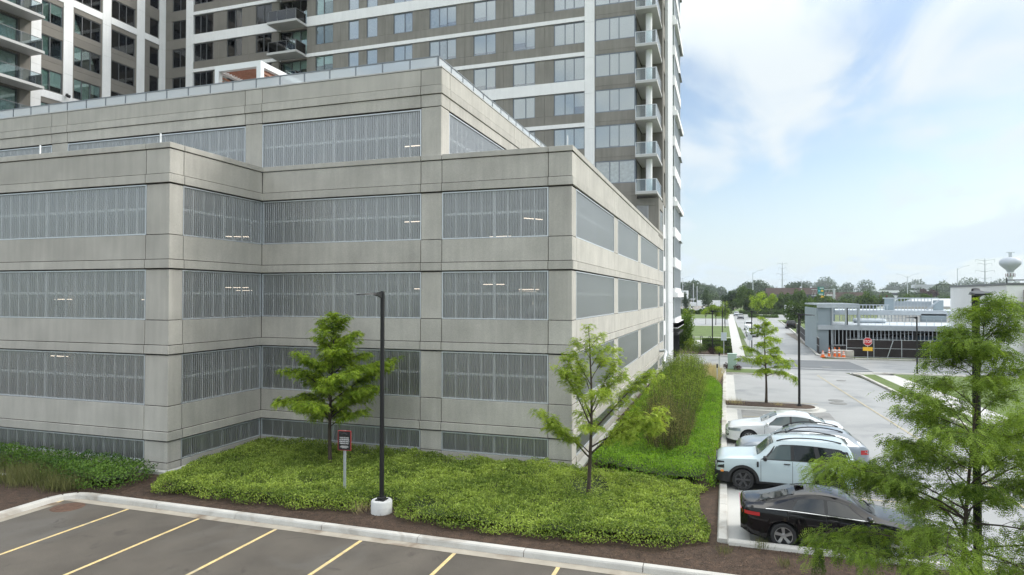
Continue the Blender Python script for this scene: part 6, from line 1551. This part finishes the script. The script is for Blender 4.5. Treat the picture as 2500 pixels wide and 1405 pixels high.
for x, y, lb in ((-64, 455, 'white truck on the gravel lot, far left'), (-57, 452, 'small white excavator cab on the gravel lot beside the far left truck')):
    t = thing('work_truck', lb, 'truck', (x, y, 0)); mb = MB(); mb.bbox(0, 5.5, 0, 2.5, .8, 4, .3); mb.build('body', M['whitepaint'], t); mb = MB(); mb.box(.3, 5.2, -.05, 0, 2.3, 3.3); mb.build('window', M['carglass'], t)
    for w_ in (1, 4.5): mb = MB(); mb.lathe([(0, -.2), (.6, -.2), (.6, .2), (0, .2)], 10, axis='y'); mb.build('wheel', M['rubber'], t, (w_, -.1, .6))
# water tower
WT = thing('water_tower', 'pale spheroid water tower on a fluted column at the right horizon', 'water tower', (313.5, 895, 0))
mb = MB(); mb.lathe([(3.2, 36), (3.9, 38), (6.8, 41), (10.0, 44.2), (10.7, 46.6), (10.3, 49), (8.2, 51.6), (4.6, 53), (0, 53.4)], 40); mb.build('tank', mat('tank_paint', (.42, .45, .50), .5), WT, smooth=True)
mb = MB(); mb.lathe([(4.4, 0), (2.6, 10), (2.5, 34), (3.2, 36.05)], 28); mb.build('column', M['whitepaint'], WT, smooth=True)
mb = MB(); mb.box(-4.3, 4.3, -.5, .5, 58.6, 59.2); mb.box(-1.4, 1.4, -1, 1, 53.2, 58.6); mb.build('top_antenna', M['galv'], WT)
for k in range(10): mb = MB(); a = k * .628; mb.box(-.5, .5, -.2, .2, 30.5, 34.5); ob = mb.build('antenna_panel', M['brick'], WT, (4.5 * math.cos(a), 4.5 * math.sin(a), 0)); ob.rotation_euler = (0, 0, a + 1.57)
mb = MB(); mb.lathe([(4.3, 31.6), (4.5, 32), (4.3, 32.4), (2.5, 32.2)], 24); mb.build('antenna_ring', M['galv'], WT)
def pylon(lb, x, y, h, arms):
    t = thing('transmission_tower', lb, 'transmission tower', (x, y, 0), 0, 'tubular transmission towers')
    mb = MB(); mb.tube([(0, 0, 0), (0, 0, h)], [1.3, .35], 10); mb.build('mast', M['galv'], t)
    for z, w in arms:
        for sg in (1, -1):
            mb = MB(); mb.tube([(0, 0, h * z - 1.8), (sg * w, 0, h * z)], [.35, .15], 5); mb.tube([(sg * w, 0, h * z), (sg * w * 1.02, 0, h * z - 3.2)], .16, 4); mb.build('cross_arm', M['galv'], t)
pylon('tall tubular transmission tower left of the green highway sign', 61.6, 800, 46, [(.995, 5), (.88, 4), (.74, 6), (.60, 4.5)])
pylon('tubular transmission tower just left of the water tower', 274, 850, 50, [(.98, 9), (.90, 6.5), (.74, 9), (.58, 6)])
def roadlight(lb, x, y, h, arms, grp='tall grey highway lights'):
    t = thing('highway_light', lb, 'street light', (x, y, 0), 0, grp)
    mb = MB(); mb.tube([(0, 0, 0), (0, 0, h)], [.28, .13], 8); mb.build('pole', M['galv'], t)
    for s in arms:
        mb = MB(); mb.tube([(0, 0, h - .8), (s * 2.2, 0, h + .6), (s * 4, 0, h + 1.0)], [.10, .08, .07], 5); mb.build('arm', M['galv'], t)
        mb = MB(); mb.bbox(-.5, .5, -.2, .2, -.1, .1, .03); mb.build('lamp_head', M['alu'], t, (s * 4.2, 0, h + 1.0))
roadlight('tall grey highway light with double arms, leftmost over the gravel lot', -24.3, 400, 18, (1, -1))
roadlight('tall grey highway light with one long arm above the far hedge', 12.4, 330, 18.5, (1,))
roadlight('grey highway light left of the transmission tower', 43.0, 420, 17.5, (-1,))
roadlight('tall grey highway light with double arms right of the green sign', 80.5, 345, 16.5, (1, -1))
roadlight('tall grey highway light with one arm, above the steel frame', 100.5, 345, 20, (1,))
for x, y, h, lb in ((-19, 420, 15, 'plain grey pole right of the leftmost highway light'), (-17, 425, 13.5, 'plain grey pole, second right of the leftmost highway light'), (-48.5, 400, 6, 'short white pole on the gravel lot'), (-27.6, 215, 3.3, 'thin sign pole at the garage edge by the side lot')):
    t = thing('plain_pole', lb, 'pole', (x, y, 0)); mb = MB(); mb.tube([(0, 0, 0), (0, 0, h)], .22 if y > 300 else .05, 6); mb.build('pole', M['galv'], t)
# highway sign on its gantry
GS = thing('highway_sign', 'green highway guide sign with yellow lower strip on a grey cantilever gantry', 'highway sign', (44.5, 310, 1.0))
mb = MB(); mb.tube([(0, 0, 0), (0, 0, 9.3)], .48, 12); mb.build('gantry_post', M['galv'], GS)
mb = MB()
for z in (6.2, 8.9): mb.tube([(.9, 0, z), (-8.9, 0, z)], .11, 6)
for i in range(7): mb.tube([(-i * 1.25, 0, 6.2), (-i * 1.25 - .62, 0, 8.9), (-i * 1.25 - 1.25, 0, 6.2)], .06, 4)
mb.build('truss', M['galv'], GS)
mb = MB(); mb.bbox(-6.55, -3.9, -.35, -.25, 6.35, 10.1, .02); mb.build('green_panel', M['signgreen'], GS)
mb = MB(); mb.bbox(-6.6, -3.8, -.36, -.26, 5.35, 6.3, .02); mb.build('yellow_panel', M['signyellow'], GS)
mb = MB(); mb.lathe([(0, 0), (.42, 0), (.42, .03), (0, .03)], 16, (-5.85, -.39, 8.35), 'y'); mb.build('route_shield', M['signblue'], GS)
mb = MB(); mb.box(-5.2, -4.25, -.38, -.36, 7.95, 8.75); mb.build('route_plate', M['signyellow'], GS)
mb = MB(); mb.box(-5.7, -4.1, -.38, -.36, 9.35, 9.65); mb.box(-6.0, -4.35, -.38, -.36, 6.75, 7.05); mb.build('legend_bar', M['signwhite'], GS)
# traffic signal arms, pole lamps
TL = thing('traffic_signal', 'mast arm with two red traffic signals beyond the steel frame', 'traffic signal', (70.5, 300, 0))
mb = MB(); mb.tube([(0, 0, 0), (0, 0, 6.8)], .2, 8); mb.tube([(0, 0, 6.0), (-11, 0, 6.2)], .12, 6); mb.build('mast_arm', M['galv'], TL)
for x in (-10.4, -8.0):
    mb = MB(); mb.bbox(-.28, .28, -.2, .2, 0, 1.2, .05); s_ = mb.build('signal_head', M['black'], TL, (x, 0, 6.2)); mb = MB(); mb.lathe([(0, 0), (.2, 0)], 10, (0, -.22, .95), 'y'); mb.build('red_lens', M['tail'], s_)
for i, (x, y, h, w) in enumerate(((16.0 + 34, 150, 7.8, 0), (38.7, 120, 9.2, 0), (51.5, 120, 9.6, 0))):
    pass
for x, y, h, ln, lb in ((53.5, 200, 10.2, 4.2, 'black lamp pole with a long thin arm, above the dark trees'), (32.9, 95, 9.0, 3.2, 'black lamp pole with a long arm above the roof edge of the white building')):
    t = thing('arm_lamp', lb, 'lamp post', (x, y, 0)); mb = MB(); mb.tube([(0, 0, 0), (0, 0, h)], .07, 8); mb.build('pole', M['blackmetal'], t)
    mb = MB(); mb.prism([(0, -.15), (ln, -.04), (ln, .04), (0, .15)], h - .32, h - .2); mb.build('lamp_head', M['blackmetal'], t)
for i, (x, y, h) in enumerate(((53, 260, 8.3), (66, 265, 7.9), (78, 265, 8.3), (103, 265, 8.4), (116, 265, 8.6))):
    t = thing('lot_lamp', 'dark flat-headed car park lamp beyond the steel frame, number %s from the left' % ('one', 'two', 'three', 'four', 'five')[i], 'lamp post', (x, y, 0), 0, 'flat-headed lamps beyond the steel frame')
    mb = MB(); mb.tube([(0, 0, 0), (0, 0, h)], .08, 6); mb.build('pole', M['blackmetal'], t); mb = MB(); mb.box(-1.8, 1.8, -.15, .15, h, h + .16); mb.build('lamp_head', M['blackmetal'], t)
SB = thing('sign_back', 'pale ribbed billboard back beyond the steel frame', 'billboard', (82, 312, 0))
for i in range(5): mb = MB(); mb.box(-.5, .5, -.1, .1, 2, 6.0); mb.build('back_panel', M['snow'] if i % 2 == 0 else M['roofgrey'], SB, (-2.2 + i * 1.1, 0, 0))
for x in (-1.6, 1.6): mb = MB(); mb.box(-.12, .12, -.1, .1, 0, 2); mb.build('leg', M['galv'], SB, (x, .2, 0))

# ---------------------------------------------------------------- thin summer haze
HZ = bpy.data.materials.new('haze_air'); HZ.use_nodes = True
_n = HZ.node_tree.nodes; _n.clear(); _v = _n.new('ShaderNodeVolumePrincipled'); _v.inputs['Color'].default_value = (.86, .92, 1, 1); _v.inputs['Density'].default_value = .00016; _v.inputs['Anisotropy'].default_value = .2
_o = _n.new('ShaderNodeOutputMaterial'); HZ.node_tree.links.new(_v.outputs[0], _o.inputs['Volume'])
mb = MB(); mb.box(-1200, 1200, -60, 2600, -1.1, 75); tag(mb.build('haze', HZ), kind='stuff')
